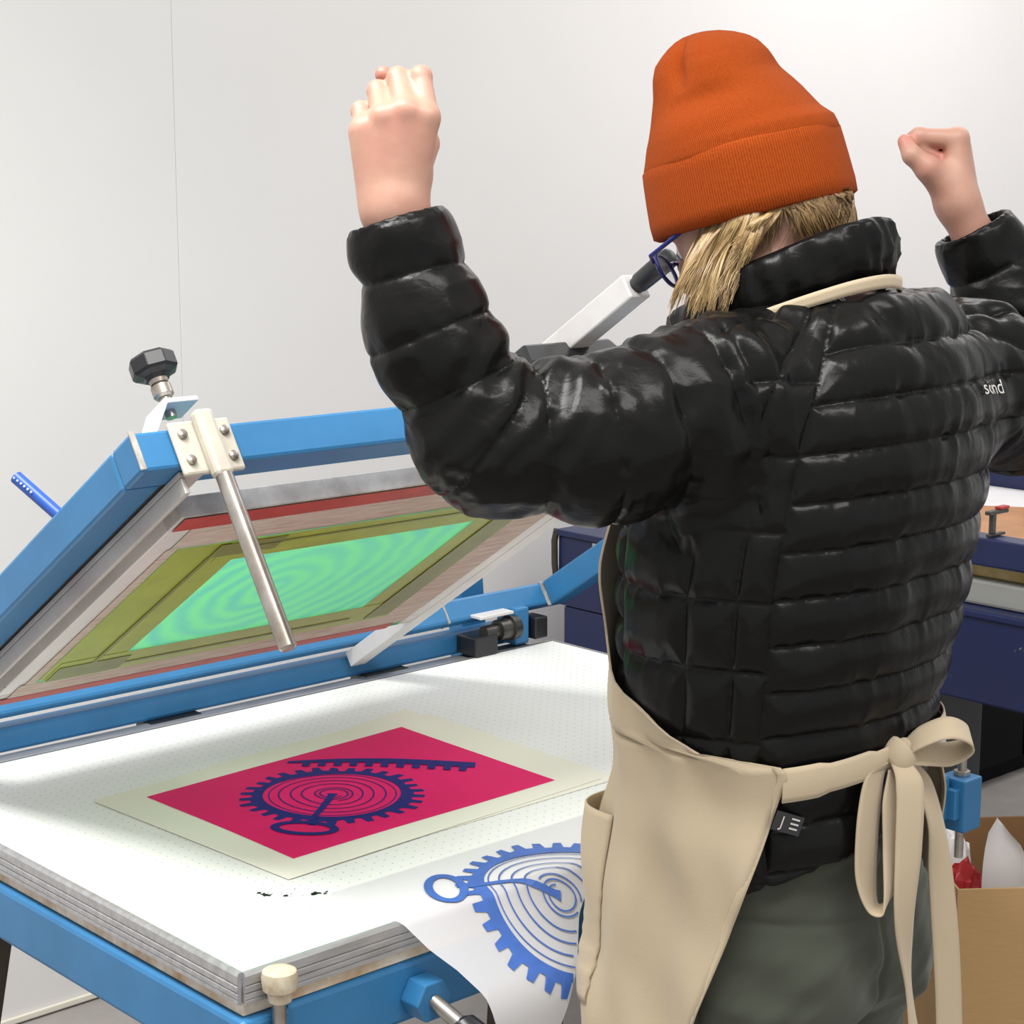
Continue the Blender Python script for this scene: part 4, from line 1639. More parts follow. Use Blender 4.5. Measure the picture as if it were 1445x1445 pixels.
def canvas_mat(name, col):
    m, nt, b = new_mat(name)
    L = nt.links
    b.inputs['Roughness'].default_value = 0.85
    b.inputs['Sheen Weight'].default_value = 0.15
    tc = nt.nodes.new('ShaderNodeTexCoord')
    n = nt.nodes.new('ShaderNodeTexNoise')
    n.inputs['Scale'].default_value = 9
    n.inputs['Detail'].default_value = 6
    L.new(tc.outputs['Object'], n.inputs['Vector'])
    mx = nt.nodes.new('ShaderNodeMix')
    mx.data_type = 'RGBA'
    mx.inputs[6].default_value = (*col, 1)
    mx.inputs[7].default_value = (*[c * .86 for c in col], 1)
    L.new(n.outputs['Fac'], mx.inputs[0])
    L.new(mx.outputs[2], b.inputs['Base Color'])
    n2 = nt.nodes.new('ShaderNodeTexNoise')
    n2.inputs['Scale'].default_value = 420
    n2.inputs['Detail'].default_value = 2
    L.new(tc.outputs['Object'], n2.inputs['Vector'])
    bp = nt.nodes.new('ShaderNodeBump')
    bp.inputs['Strength'].default_value = 0.25
    bp.inputs['Distance'].default_value = 0.0008
    L.new(n2.outputs['Fac'], bp.inputs['Height'])
    L.new(bp.outputs['Normal'], b.inputs['Normal'])
    return m


M['canvas'] = canvas_mat('tan_canvas', (0.50, 0.405, 0.275))
M['olivecloth'] = canvas_mat('olive_green_twill', (0.048, 0.055, 0.037))

# ------------------------------------------------------------------ collar
CB = at(1100, 424, 2.035)
ca, cb_ = 0.087, 0.124
tilt = -0.36                 # the collar leans down to the front
rows = []
prof = [(-0.006, -0.034), (0.004, -0.022), (0.007, -0.010), (0.0095, 0.004), (0.0085, 0.018), (0.004, 0.029), (0.0, 0.033), (-0.004, 0.029),
        (-0.0075, 0.018), (-0.008, 0.004), (-0.007, -0.012)]
AN = np.linspace(-232, 52, 150)      # open at the front
for a in AN:
    c, s = math.cos(math.radians(a)), math.sin(math.radians(a))
    n_ = RV * c + FV * s
    fr = np.array([0, 0, 0.0])
    op = 0.018 * max(0, s) ** 2
    row = []
    for o_, h_ in prof:
        wob = 0.0022 * math.sin(a * .21 + h_ * 160) + 0.0016 * math.sin(a * .53 + 1 + h_ * 90)
        hh = h_ * (1.0 - 0.15 * max(0, s))
        row.append(CB + n_ * 0 + RV * c * (ca + o_ + wob + op) + FV * s * (cb_ + o_ + wob) + ZV * ((tilt - .13 * (s > 0)) * s * cb_ + hh + .012 * (s < 0) * s * s))
    rows.append(row)
P = np.array(rows)
P = np.concatenate([P, P[:, :1]], 1)
nr, nc = P.shape[:2]
idx = np.arange(nr * nc).reshape(nr, nc)
q = np.stack([idx[:-1, :-1], idx[:-1, 1:], idx[1:, 1:], idx[1:, :-1]], -1).reshape(-1, 4)
collar = link_mesh('collar', raw_mesh('collar', P.reshape(-1, 3), q, BASE), M['nylon'], jacket)
zp = MB().tube([np.array(P[-1, 3]) - BASE + d_ for d_ in (np.array([0, 0, .008]), np.array([-.004, 0, -.012]), np.array([-.006, 0, -.024]))],
               [.005, .0065, .005], 10).build('zip_pull', M['black'], jacket, smooth=True)

# printed wordmark on the right shoulder blade, hem label
def text_on(name, txt, size, m, parent, place, sx=1.0):
    cu = bpy.data.curves.new(name, 'FONT')
    cu.body = txt
    cu.size = size
    cu.align_x = 'CENTER'
    cu.align_y = 'CENTER'
    o = bpy.data.objects.new(name, cu)
    COL.objects.link(o)
    dg = bpy.context.evaluated_depsgraph_get()
    me = bpy.data.meshes.new_from_object(o.evaluated_get(dg))
    bpy.data.objects.remove(o)
    v = np.empty(len(me.vertices) * 3, f32)
    me.vertices.foreach_get('co', v)
    v = v.reshape(-1, 3)
    v2 = np.array([place(x * sx, y) for x, y, z in v]) - BASE
    me.vertices.foreach_set('co', v2.astype(f32).ravel())
    me.materials.append(m)
    me.name = name
    r = bpy.data.objects.new(name, me)
    COL.objects.link(r)
    r.parent = parent
    return r


M['printwhite'] = mat('white_print', (0.55, 0.53, 0.50), 0.5)
from mathutils.bvhtree import BVHTree
_jb = BVHTree.FromPolygons([tuple(v) for v in jv], [tuple(f) for f in jf])


def jacket_hit(px, py, off):
    """where the view line through a photo pixel meets the jacket, lifted by off"""
    d = at(px, py, 3.0) - np.array([0, 0, CAM_H])
    h = _jb.ray_cast(Vector((0, 0, CAM_H)), Vector(d).normalized())
    return None if h[0] is None else np.array(h[0]) + np.array(h[1]) * off


lc = jacket_hit(1398, 548, 0.0)
ln_ = np.array(_jb.find_nearest(Vector(lc))[1])
ln_ = ln_ * .5 + np.array([0.1, -1, 0]) * .5
ln_ /= np.linalg.norm(ln_)
lx = np.cross(ZV, -ln_) * -1
lx = np.cross(ln_, ZV) * -1
lx = RV - ln_ * (RV @ ln_)
lx /= np.linalg.norm(lx)
ly = np.cross(ln_, lx)
if ly[2] < 0:
    ly = -ly


def on_jacket(c, lx_, ly_, n_, off):
    def f(x, y):
        p = c + lx_ * x + ly_ * y
        h = _jb.ray_cast(Vector(p + n_ * .03), Vector(-n_))
        return (np.array(h[0]) if h[0] is not None else p) + n_ * off
    return f


wm = text_on('wordmark', 's\u00f6nd', 0.022, M['printwhite'], jacket, on_jacket(lc, lx, ly, ln_, 0.0025), 1.25)
tag(wm, 'small pale wordmark on the shoulder blade')

# ------------------------------------------------------------------ trousers and shoes
HIP = np.array([_sm(np.array([.9]), TX)[0], _sm(np.array([.9]), TY)[0], 0.0])
hz0 = at(1105, 1230, D0)[2]


def leg_pt(side, f_, l_, z):
    return BASE + RV * (side * l_) + FV * f_ + ZV * z


LEGS = [[leg_pt(s, .0, .080, hz0 - .10), leg_pt(s, .012, .092, .47), leg_pt(s, -.012, .098, .13)] for s in (-1, 1)]


def pants_sdf(p):
    d = None
    for lg in LEGS:
        e = chain(p, [lg[0] + ZV * .07, lg[0] - ZV * .06, lg[1], lg[2]], [.088, .090, .066, .055], .03)
        d = e if d is None else smin(d, e, .012)
    q = p - (BASE + ZV * (hz0 - .005))
    lat_, fw_, zz = q @ RV, q @ FV, q[:, 2]
    a_, b_ = .156, .128
    k = 1 + 0.05 * np.clip(-zz / .12, 0, 1)
    e = ((np.abs(lat_ / (a_ * k)) ** 2.3 + np.abs(fw_ / (b_ * k)) ** 2.3) ** (1 / 2.3) - 1) * b_
    e = np.maximum(e, np.abs(zz - .005) - .105)
    d = smin(d, e, .04)
    for s in (-1, 1):        # seat
        d = smin(d, np.linalg.norm(p - (BASE + RV * (s * .068) - FV * .046 + ZV * (hz0 - .075)), axis=1) - .092, .04)
    return np.maximum(d, .085 - p[:, 2])


pv, pf = surface(pants_sdf, [BASE[0] - .30, BASE[1] - .30, .05], [BASE[0] + .30, BASE[1] + .30, hz0 + .13], 0.0075)
pv = relax(pv, pf, 2, .5)
pv, pf, pn = subdivide(pv, pf)
ql = (pv - BASE) @ RV
qf = (pv - BASE) @ FV
dz = pv[:, 2]
wr = 0.0055 * noise(np.stack([pv[:, 0], pv[:, 1], dz * 2.2 + ql * .9], 1), 13.0) + 0.003 * noise(np.stack([pv[:, 0], pv[:, 1], dz * 2 - ql], 1), 26.0, 3.0)
back_ = qf < -0.02
sea = np.minimum(np.abs(ql), 9)                                         # centre back seam
sea = np.where(back_, sea, 9)
yoke = np.abs(dz - (hz0 - .012 + 0.10 * np.abs(ql)))
yoke = np.where(back_, yoke, 9)
side = np.where(np.abs(qf + .02) < .1, np.abs(qf + .018 - .02 * np.sin(dz * 8)), 9)
wr -= 0.0032 * np.exp(-(np.minimum(np.minimum(sea, yoke), side) / 0.0045) ** 2)
pv = pv + pn * wr[:, None]
trousers = link_mesh('trousers', raw_mesh('trousers', pv, pf, BASE), M['olivecloth'], person)
tag(trousers, 'olive green trousers')
M['shoe'] = mat('dark_shoe_leather', (0.03, 0.025, 0.022), 0.5, var=0.2, var_scale=20)
for s, lg in zip((-1, 1), LEGS):
    ank = leg_pt(s, -.02, .098, .07)

    def shoe_sdf(p, s=s):
        a = leg_pt(s, -.045, .098, .040)
        b = leg_pt(s, .13, .112, .034)
        d = cone(p, a, b, .040, .034)
        d = smin(d, cone(p, leg_pt(s, .06, .105, .034), b, .043, .038), .02)
        d = smin(d, cone(p, leg_pt(s, -.012, .098, .05), leg_pt(s, -.012, .098, .11), .044, .044), .03)
        return np.maximum(d, .002 - p[:, 2])
    sv, sf = surface(shoe_sdf, leg_pt(s, 0, .1, 0) - .26, leg_pt(s, 0, .1, 0) + .26, .007)
    sv = relax(sv, sf, 1)
    link_mesh('shoe', raw_mesh('shoe', sv, sf, BASE), M['shoe'], person)

# ------------------------------------------------------------------ apron
zt_ = np.concatenate([np.linspace(1.30, 0.80, 70), np.linspace(0.79, 0.50, 26)])
ZW = at(1100, 1072, 1.9)[2]
KZ = [1.30, 1.20, 1.12, 1.065, 1.035, 1.00, .968, ZW + .012, ZW, .80, .66, .50]
KP = [32, 44, 50, 52, 57, 86, 108, 129, 132, 114, 100, 92]
NCOL = 80
P = np.zeros((len(zt_), NCOL, 3))
for i, z in enumerate(zt_):
    pm = np.interp(z, KZ[::-1], KP[::-1])
    ph = np.linspace(-pm, pm, NCOL)          # + is the person's left
    th = 90 + ph
    base_, nrm = torso_r(th, np.full(NCOL, z), 0.0)
    front = np.exp(-(ph / 75) ** 4)
    below = np.clip((ZW - z) / .14, 0, 1.9)
    off = 0.013 + 0.007 * np.clip((z - 1.04) / .1, 0, 1) * np.clip((np.abs(ph) - 25) / 25, 0, 1)
    off = off + (0.016 * front + .004) * below ** 0.85
    # hips are widest at z=.80: the skirt hangs from there
    hb = 0.006 * np.clip((ZW - z) / .08, 0, 1)
    off = off + hb
    ripple = 0.007 * np.clip((ZW - z) / .2, 0, 1) * np.sin(np.radians(ph) * 7.0 + 0.6)
    ripple += 0.0035 * np.sin(np.radians(ph) * 15 + z * 9) * np.clip((1.06 - z) / .1, 0, 1)
    ripple += 0.0025 * np.sin(z * 42 + np.radians(ph) * 5)
    q3 = base_ * 1.0
    ripple += 0.0030 * noise(np.stack([ph * .012 + z * 1.6, ph * .004, q3[:, 2] * .8], 1), 9.0) * np.clip((1.08 - z) / .1, 0, 1)
    ripple += 0.0045 * np.exp(-((ph - 84 + (ZW - z) * 60) / 5.0) ** 2) * np.clip((ZW - .05 - z) / .1, 0, 1)
    P[i] = base_ + nrm * (off + ripple)[:, None]
apron = cloth('apron', P, M['canvas'], person, 0.0016)
tag(apron, 'tan canvas apron tied in a bow behind')
# stitched hem: narrow doubled strip along both free edges
for sgn in (1, -1):
    i0, i1 = (NCOL - 1, NCOL - 5) if sgn > 0 else (0, 4)
    e_ = P[:, i1] - P[:, i0]
    L_ = np.linalg.norm(e_, axis=1)[:, None]
    E_ = np.stack([P[:, i0] + e_ / L_ * w_ for w_ in (0.0, .004, .008, .0095)], 1)
    out_ = E_ - np.array([_sm(np.array([1.0]), TX)[0], _sm(np.array([1.0]), TY)[0], 0])
    out_[..., 2] = 0
    out_ /= np.linalg.norm(out_, axis=2)[..., None]
    cloth('hem', E_ + out_ * np.array([.0011, .0014, .0012, .0006])[None, :, None], M['canvas'], apron, 0.001)
# patch pocket on the left hip, its mouth gaping
pk_z = np.linspace(0.875, 0.66, 30)
P2 = np.zeros((30, 26, 3))
for i, z in enumerate(pk_z):
    ph = np.linspace(31, 64 - 3 * i / 29, 26)
    row = np.array([[np.interp(p_, np.linspace(-np.interp(z, KZ[::-1], KP[::-1]), np.interp(z, KZ[::-1], KP[::-1]), NCOL),
                               P[np.argmin(np.abs(zt_ - z)), :, k]) for k in range(3)] for p_ in ph])
    _, nrm = torso_r(90 + ph, np.full(26, z))
    t = i / 29
    g = np.sin(np.linspace(0, 1, 26) ** 1.3 * math.pi) ** .8
    row[:, 2] = z
    P2[i] = row + nrm * (0.002 + g * (0.014 * (1 - t) ** 1.5 + .002))[:, None]
cloth('pocket', P2, M['canvas'], apron, 0.0018)
# neck strap round the collar
ang = np.linspace(-205, 25, 60)
sp = []
for a in ang:
    c, s = math.cos(math.radians(a)), math.sin(math.radians(a))
    sp.append(CB + RV * c * (ca + .0145) + FV * s * (cb_ + .013) + ZV * ((tilt - .13 * (s > 0)) * s * cb_ - .029 + .010 * (s < 0) * s * s))
sp = np.array(sp)
drop = [P[0, NCOL - 6] + ZV * .03 + FV * .0, ]
ln2 = list(sp[::6])
ribbon('neck_strap', [P[0, NCOL - 8], P[0, NCOL - 8] * .45 + sp[0] * .55 + FV * .02] + ln2 + [P[0, 8] * .45 + sp[-1] * .55 + FV * .02, P[0, 8]],
       ZV, 0.014, M['canvas'], apron, n=160, nc=4, th=.002)

# waist tie, knot and bow at the back
wt = []
tz = np.linspace(ZW - 0.010, at(1265, 1068, 1.88)[2], 14)
for a, z in zip(np.linspace(220, 274, 14), tz):
    b_, n_ = torso_r(np.array([a]), np.array([z]))
    wt.append(b_[0] + n_[0] * 0.012)
ribbon('waist_tie', wt, ZV, [.036] * 4 + [.030] * 5 + [.022] * 5, M['canvas'], apron, n=60, cup=.002)
wt2 = []
for a, z in zip(np.linspace(278, 404, 20), np.linspace(tz[-1], ZW, 20)):
    b_, n_ = torso_r(np.array([a]), np.array([z]))
    wt2.append(b_[0] + n_[0] * 0.012)
ribbon('waist_tie', wt2, ZV, .028, M['canvas'], apron, n=70, cup=.002)
kb_, kn_ = torso_r(np.array([276]), np.array([tz[-1]]))
KD = kb_[0][1] - 0.020


def bp_(x, y, dd=0.0):
    return at(x, y, KD + dd)


def knot_sdf(p):
    d = cone(p, bp_(1258, 1078, .0), bp_(1276, 1054, -.004), .0085, .0095)
    d = smin(d, cone(p, bp_(1262, 1060, -.004), bp_(1282, 1072, -.006), .009, .010), .006)
    return d


kv, kf = surface(knot_sdf, bp_(1268, 1066) - .05, bp_(1268, 1066) + .05, .0025)
kv += 0.0008 * np.stack([noise(kv, 200.0)] * 3, 1)
link_mesh('knot', raw_mesh('knot', kv, kf, BASE), M['canvas'], apron)
YV = np.array([0, 1.0, 0])
XV = np.array([1.0, 0, 0])
ribbon('knot_wrap', [bp_(1250, 1050, .002), bp_(1258, 1054, -.010), bp_(1270, 1066, -.017), bp_(1280, 1080, -.015), bp_(1286, 1090, -.002)],
       [XV * .6 + ZV * .8] * 5, [.020, .024, .026, .025, .020], M['canvas'], apron, n=30, cup=.003)
# loop reaching out to the right
ribbon('bow_loop', [bp_(1272, 1062, -.004), bp_(1300, 1040, -.012), bp_(1338, 1027, -.012), bp_(1366, 1036, .002), bp_(1368, 1052, .014),
                    bp_(1340, 1064, .010), bp_(1306, 1064, -.004), bp_(1274, 1068, -.010)],
       [YV * .8 + ZV * .5, YV * .8 + ZV * .6, YV * .8 + ZV * .6, YV * .8 + ZV * .5, YV * .9 + ZV * .4, YV * .7 + ZV * .7, YV * .6 + ZV * .8,
        YV * .5 + ZV * .8], [.018, .026, .028, .028, .028, .028, .026, .018], M['canvas'], apron, n=90)
# loop hanging down
ribbon('bow_loop', [bp_(1262, 1072, -.008), bp_(1236, 1092, -.022), bp_(1226, 1150, -.030), bp_(1222, 1230, -.034), bp_(1230, 1276, -.036),
                    bp_(1244, 1284, -.038), bp_(1256, 1262, -.036), bp_(1262, 1200, -.026), bp_(1260, 1130, -.020), bp_(1262, 1084, -.008)],
       [XV * .7 + YV * .7, XV * .75 + YV * .65, XV * .75 + YV * .65, XV * .7 + YV * .7, XV * .45 + YV * .9, XV * .2 + YV * 1.0, XV * .5 + YV * .85, XV * .75 + YV * .6,
        XV * .8 + YV * .6, XV * .7 + YV * .6], [.016, .030, .036, .036, .034, .034, .034, .034, .030, .018], M['canvas'], apron, n=110)
# the two tails
ribbon('bow_tail', [bp_(1270, 1074, -.014), bp_(1284, 1110, -.028), bp_(1282, 1200, -.034), bp_(1276, 1300, -.034), bp_(1282, 1390, -.016), bp_(1292, 1480, -.016)],
       [XV + YV * .2, XV + YV * .2, XV + YV * .3, XV * .8 + YV * .6, XV * .35 + YV * .9, XV * .5 + YV * .8], [.020, .030, .030, .028, .028, .028], M['canvas'], apron, n=80)
ribbon('bow_tail', [bp_(1276, 1070, -.006), bp_(1302, 1104, .006), bp_(1320, 1160, .012), bp_(1327, 1230, .020), bp_(1334, 1320, .024), bp_(1338, 1400, .026),
                    bp_(1340, 1490, .026)],
       [XV + YV * .2, XV * .8 + YV * .6, XV * .7 + YV * .7, XV * .9 + YV * .4, XV + YV * .3, XV + YV * .3, XV + YV * .3],
       [.018, .026, .028, .030, .031, .031, .031], M['canvas'], apron, n=90)
# care label at the hem
hl_c = at(1104, 1156, 1.87)
b_, n_ = torso_r(np.array([236]), np.array([hl_c[2]]))
hd_p = jacket_hit(1105, 1156, 0.003)
if hd_p is not None:
    hn = -FV * .75 + RV * (-.1) + np.array([0, -.4, 0])
    hn /= np.linalg.norm(hn)
    hx_ = np.array([.90, .25, -.36])
    hx_ -= hn * (hx_ @ hn)
    hx_ /= np.linalg.norm(hx_)
    hy_ = np.cross(hn, hx_)
    if hy_[2] < 0:
        hy_ = -hy_
    lab = MB()
    cs_ = [hd_p + hn * .009 + hx_ * x + hy_ * y - BASE for x, y in ((-.017, -.010), (.017, -.010), (.017, .010), (-.017, .010))]
    lab.add(cs_ + [c - hn * .001 for c in cs_], [(0, 1, 2, 3), (7, 6, 5, 4)] + [(i, i + 4, (i + 1) % 4 + 4, (i + 1) % 4) for i in range(4)])
    M['labelcloth'] = mat('black_label_cloth', (0.02, 0.02, 0.022), 0.6)
    hlab = lab.build('hem_label', M['labelcloth'], jacket)
    pl_ = lambda x, y: hd_p + hn * .0098 + hx_ * x + hy_ * y
    text_on('label_print', 'J', 0.016, M['printwhite'], hlab, lambda x, y: pl_(x - .008, y))
    for k in range(3):
        mb = MB()
        mb.add([pl_(x, y) - BASE for x, y in ((.002, .005 - .005 * k), (.012, .005 - .005 * k), (.012, .0068 - .005 * k), (.002, .0068 - .005 * k))], [(0, 1, 2, 3)])
        mb.build('label_print', M['printwhite'], hlab, fixn=False)

# ------------------------------------------------------------------ beanie


def knit_mat(name, ribs):
    m, nt, b = new_mat(name)
    L = nt.links
    b.inputs['Roughness'].default_value = 0.9
    b.inputs['Sheen Weight'].default_value = 0.04
    b.inputs['Specular IOR Level'].default_value = 0.12
    b.inputs['Sheen Tint'].default_value = (1.0, 0.5, 0.25, 1)
    uv = nt.nodes.new('ShaderNodeUVMap')
    mp = nt.nodes.new('ShaderNodeMapping')
    mp.inputs['Scale'].default_value = (ribs, 1, 1)
    L.new(uv.outputs['UV'], mp.inputs['Vector'])
    w = nt.nodes.new('ShaderNodeTexWave')
    w.wave_type = 'BANDS'
    w.bands_direction = 'X'
    w.inputs['Scale'].default_value = 1 / (2 * math.pi) * math.pi * 2 / 2 * 1.0
    w.inputs['Distortion'].default_value = 0.35
    w.inputs['Detail'].default_value = 2
    w.inputs['Detail Scale'].default_value = 3
    L.new(mp.outputs['Vector'], w.inputs['Vector'])
    tc = nt.nodes.new('ShaderNodeTexCoord')
    n = nt.nodes.new('ShaderNodeTexNoise')
    n.inputs['Scale'].default_value = 350
    n.inputs['Detail'].default_value = 3
    L.new(tc.outputs['Object'], n.inputs['Vector'])
    ad = nt.nodes.new('ShaderNodeMath')
    ad.operation = 'ADD'
    L.new(w.outputs['Fac'], ad.inputs[0])
    L.new(n.outputs['Fac'], ad.inputs[1])
    mr = nt.nodes.new('ShaderNodeMapRange')
    mr.inputs[1].default_value = 0.3
    mr.inputs[2].default_value = 1.5
    L.new(ad.outputs[0], mr.inputs[0])
    mx = nt.nodes.new('ShaderNodeMix')
    mx.data_type = 'RGBA'
    mx.inputs[6].default_value = (0.19, 0.028, 0.003, 1)
    mx.inputs[7].default_value = (0.34, 0.056, 0.005, 1)
    L.new(mr.outputs[0], mx.inputs[0])
    L.new(mx.outputs[2], b.inputs['Base Color'])
    bp = nt.nodes.new('ShaderNodeBump')
    bp.inputs['Strength'].default_value = 0.5
    bp.inputs['Distance'].default_value = 0.0015
    L.new(ad.outputs[0], bp.inputs['Height'])
    L.new(bp.outputs['Normal'], b.inputs['Normal'])
    return m


M['knit'] = knit_mat('orange_rib_knit', 150)
M['knit_top'] = knit_mat('orange_plain_knit', 190)
KD_ = 2.05
CBm = at(1064, 299, KD_)
CTm = at(1049, 210, KD_)
bz = CTm - CBm
bz = bz / np.linalg.norm(bz)
bz = bz + _hh * 0.05
bz[1] = 0.10
bz /= np.linalg.norm(bz)
bfw = _hh - bz * (_hh @ bz)
bfw /= np.linalg.norm(bfw)
blf = np.cross(bz, bfw)


def px2m(p):
    return p * KD_ / F_PX


# height up the beanie axis (m), sideways shift of the ring (m, towards the face), half length, half width
RB_ = [(-.004, .0, .1120, .096), (.010, .0, .1125, .097), (.035, .0, .1110, .0955), (.055, .0, .1095, .094), (.0655, .0, .1085, .093)]
rowsb = []


def ring(h, sh, a, b, n=120, fn=None):
    out = []
    for k in range(n + 1):
        t = 2 * math.pi * k / n
        r = 1.0 if fn is None else fn(t, h)
        out.append(CBm + bz * h + bfw * (sh + a * r * math.cos(t)) + blf * (b * r * math.sin(t)))
    return out


def wob(t, h):
    return 1 + .010 * math.sin(3 * t + 20 * h) + .006 * math.sin(7 * t + 1)


brim = [ring(h, s, a - .010, b - .010) for h, s, a, b in RB_[:1]]
brim += [ring(-.0065, 0, .1075, .0915, fn=wob)]
for h, s, a, b in RB_:
    brim.append(ring(h, s, a, b, fn=wob))
brim += [ring(.0685, 0, .1060, .0905, fn=wob), ring(.0665, 0, .1030, .0880), ring(.055, 0, .101, .086)]
cloth('beanie_cuff', np.array(brim), M['knit'], person, 0.0015)
CR_ = [(.050, .000, .1030, .0880), (.062, .000, .1070, .0905), (.0665, .000, .1080, .0920), (.078, -.001, .1040, .0900), (.090, .003, .0960, .0850),
       (.115, .005, .0825, .0735), (.140, .0095, .0690, .0620), (.160, .0125, .0620, .0530), (.172, .0138, .0565, .0460), (.180, .0140, .0480, .0390),
       (.187, .0165, .0370, .0290), (.192, .019, .0260, .0200), (.195, .021, .0150, .0120), (.1965, .022, .002, .0015)]
hs = np.array([c[0] for c in CR_])
crown = []
for h in np.concatenate([np.linspace(.05, .185, 44), np.linspace(.1865, .1965, 12)]):
    s, a, b = [np.interp(h, hs, [c[k] for c in CR_]) for k in (1, 2, 3)]

    def cf(t, h, a=a):
        # soft vertical crease on the side facing out, and a dent across its foot
        g = lambda c, w_: math.exp(-((((t - c) + math.pi) % (2 * math.pi) - math.pi) / w_) ** 2)
        up_ = min(1, max(0, (h - .132) / .025))
        r = 1 - .20 * up_ * g(1.36, .13) + .06 * up_ * g(1.95, .40) + .05 * up_ * g(.80, .30)
        r -= .075 * g(1.75, .50) * math.exp(-((h - .122) / .011) ** 2)
        r += .040 * g(1.60, .70) * math.exp(-((h - .100) / .016) ** 2)
        r += .030 * g(3.14, .45) * math.exp(-((h - .160) / .012) ** 2) - .02 * g(3.14, .45) * math.exp(-((h - .140) / .010) ** 2)
        r -= .020 * g(.2, .5) * math.exp(-((h - .100) / .014) ** 2)
        return r + .006 * math.sin(4 * t + h * 40)
    crown.append(ring(h, s, a, b, fn=cf))
cloth('beanie', np.array(crown), M['knit_top'], person, 0.0015)
for o in person.children:
    if o.name.startswith('beanie'):
        o['label'] = 'rust orange knitted beanie' if o.name == 'beanie' else 'ribbed turn-up of the orange beanie'

# ------------------------------------------------------------------ glasses
M['frame'] = mat('dark_blue_glasses_frame', (0.012, 0.018, 0.13), 0.3)
M['glass'] = mat('glasses_lens', (0.95, 0.97, 1.0), 0.03, alpha=0.22)
gl = thing('glasses', None, None)
bpy.data.objects.remove(gl)
gmb = MB()
for s in (1, -1):
    cpt = [hd(.108 - .010 * (math.cos(t) * .5 + .5) * (1 if True else 0) + .004, s * (.034 + .025 * math.cos(t)), -.018 + .019 * math.sin(t) - .002) - BASE
           for t in np.linspace(0, 2 * math.pi, 33)]
    gmb.tube(cpt, .0023, 8, caps=False)
    gmb.tube([hd(.104, s * .060, -.010) - BASE, hd(.098, s * .0715, -.006) - BASE, hd(.05, s * .078, -.004) - BASE, hd(.0, s * .0825, -.010) - BASE,
              hd(-.02, s * .083, -.028) - BASE], .0026, 8)
gmb.tube([hd(.110, .010, -.012) - BASE, hd(.113, 0, -.009) - BASE, hd(.110, -.010, -.012) - BASE], .0022, 8)
glasses = gmb.build('glasses_frame', M['frame'], person, smooth=True)
tag(glasses, 'dark blue spectacle frame')
for s in (1, -1):
    lm = MB()
    cpt = [hd(.108 - .010 * (math.cos(t) * .5 + .5) + .004, s * (.034 + .0245 * math.cos(t)), -.018 + .0185 * math.sin(t) - .002) - BASE
           for t in np.linspace(0, 2 * math.pi, 33)[:-1]]
    lm.add(cpt + [hd(.1085, s * .034, -.02) - BASE], [(i, (i + 1) % 32, 32) for i in range(32)])
    lm.build('lens', M['glass'], glasses, smooth=True)
M['eyewhite'] = mat('eye_white', (0.8, 0.78, 0.75), 0.2)
M['iris'] = mat('grey_blue_iris', (0.08, 0.14, 0.2), 0.2)
for s in (1, -1):
    mb = MB()
    vs = []
    for i in range(1, 8):
        for k in range(12):
            a, b = math.pi * i / 8, 2 * math.pi * k / 12
            vs.append(hd(.0755, .031 * s, -.013) + .0118 * (HU * math.cos(a) + math.sin(a) * (HF * math.cos(b) + HL * math.sin(b))) - BASE)
    fs = [(i * 12 + k, i * 12 + (k + 1) % 12, (i + 1) * 12 + (k + 1) % 12, (i + 1) * 12 + k) for i in range(6) for k in range(12)]
    fs += [tuple(range(12)), tuple(72 + k for k in range(12))]
    mb.add(vs, fs)
    ey = mb.build('eye', M['eyewhite'], body, smooth=True)
    MB().tube([hd(.0863, .031 * s, -.0145) - BASE, hd(.0877, .031 * s, -.0147) - BASE], [.0056, .0046], 14).build('iris', M['iris'], body, smooth=True)

# ------------------------------------------------------------------ hair


def hair_mat():
    m, nt, b = new_mat('blond_hair')
    L = nt.links
    b.inputs['Roughness'].default_value = 0.42
    b.inputs['Specular IOR Level'].default_value = 0.6
    a = nt.nodes.new('ShaderNodeAttribute')
    a.attribute_name = 'tone'
    cr = nt.nodes.new('ShaderNodeValToRGB')
    e = cr.color_ramp.elements
    e[0].color = (0.10, 0.055, 0.022, 1)
    e[1].color = (0.46, 0.32, 0.14, 1)
    k = e.new(.5)
    k.color = (0.27, 0.165, 0.065, 1)
    L.new(a.outputs['Fac'], cr.inputs[0])
    L.new(cr.outputs[0], b.inputs['Base Color'])
    return m


M['hair'] = hair_mat()
hv, hf_, htone = [], [], []


def strand(pts, r0, tone, flat=0.45, n=14, side=None):
    C_ = smooth_path(pts, n)
    T = np.gradient(C_, axis=0)
    T /= np.linalg.norm(T, axis=1)[:, None]
    sd = np.cross(T, np.array([0.2, 1.0, 0.1])) if side is None else np.repeat(side[None], n, 0)
    sd /= np.linalg.norm(sd, axis=1)[:, None] + 1e-9
    nn = np.cross(T, sd)
    o = len(hv)
    K = 5
    for i in range(n):
        t = i / (n - 1)
        r = r0 * (0.75 + 0.25 * math.sin(t * 3)) * (1 - t ** 3 * .85)
        for k in range(K):
            a = 2 * math.pi * k / K
            hv.append(C_[i] + sd[i] * r * math.cos(a) + nn[i] * r * flat * math.sin(a))
            htone.append(min(1, max(0, tone + .12 * math.sin(i * .9 + o))))
    for i in range(n - 1):
        for k in range(K):
            hf_.append((o + i * K + k, o + i * K + (k + 1) % K, o + (i + 1) * K + (k + 1) % K, o + (i + 1) * K + k))


hr = np.random.default_rng(5)
_bb = BVHTree.FromPolygons([tuple(v) for v in bv], [tuple(f) for f in bf])


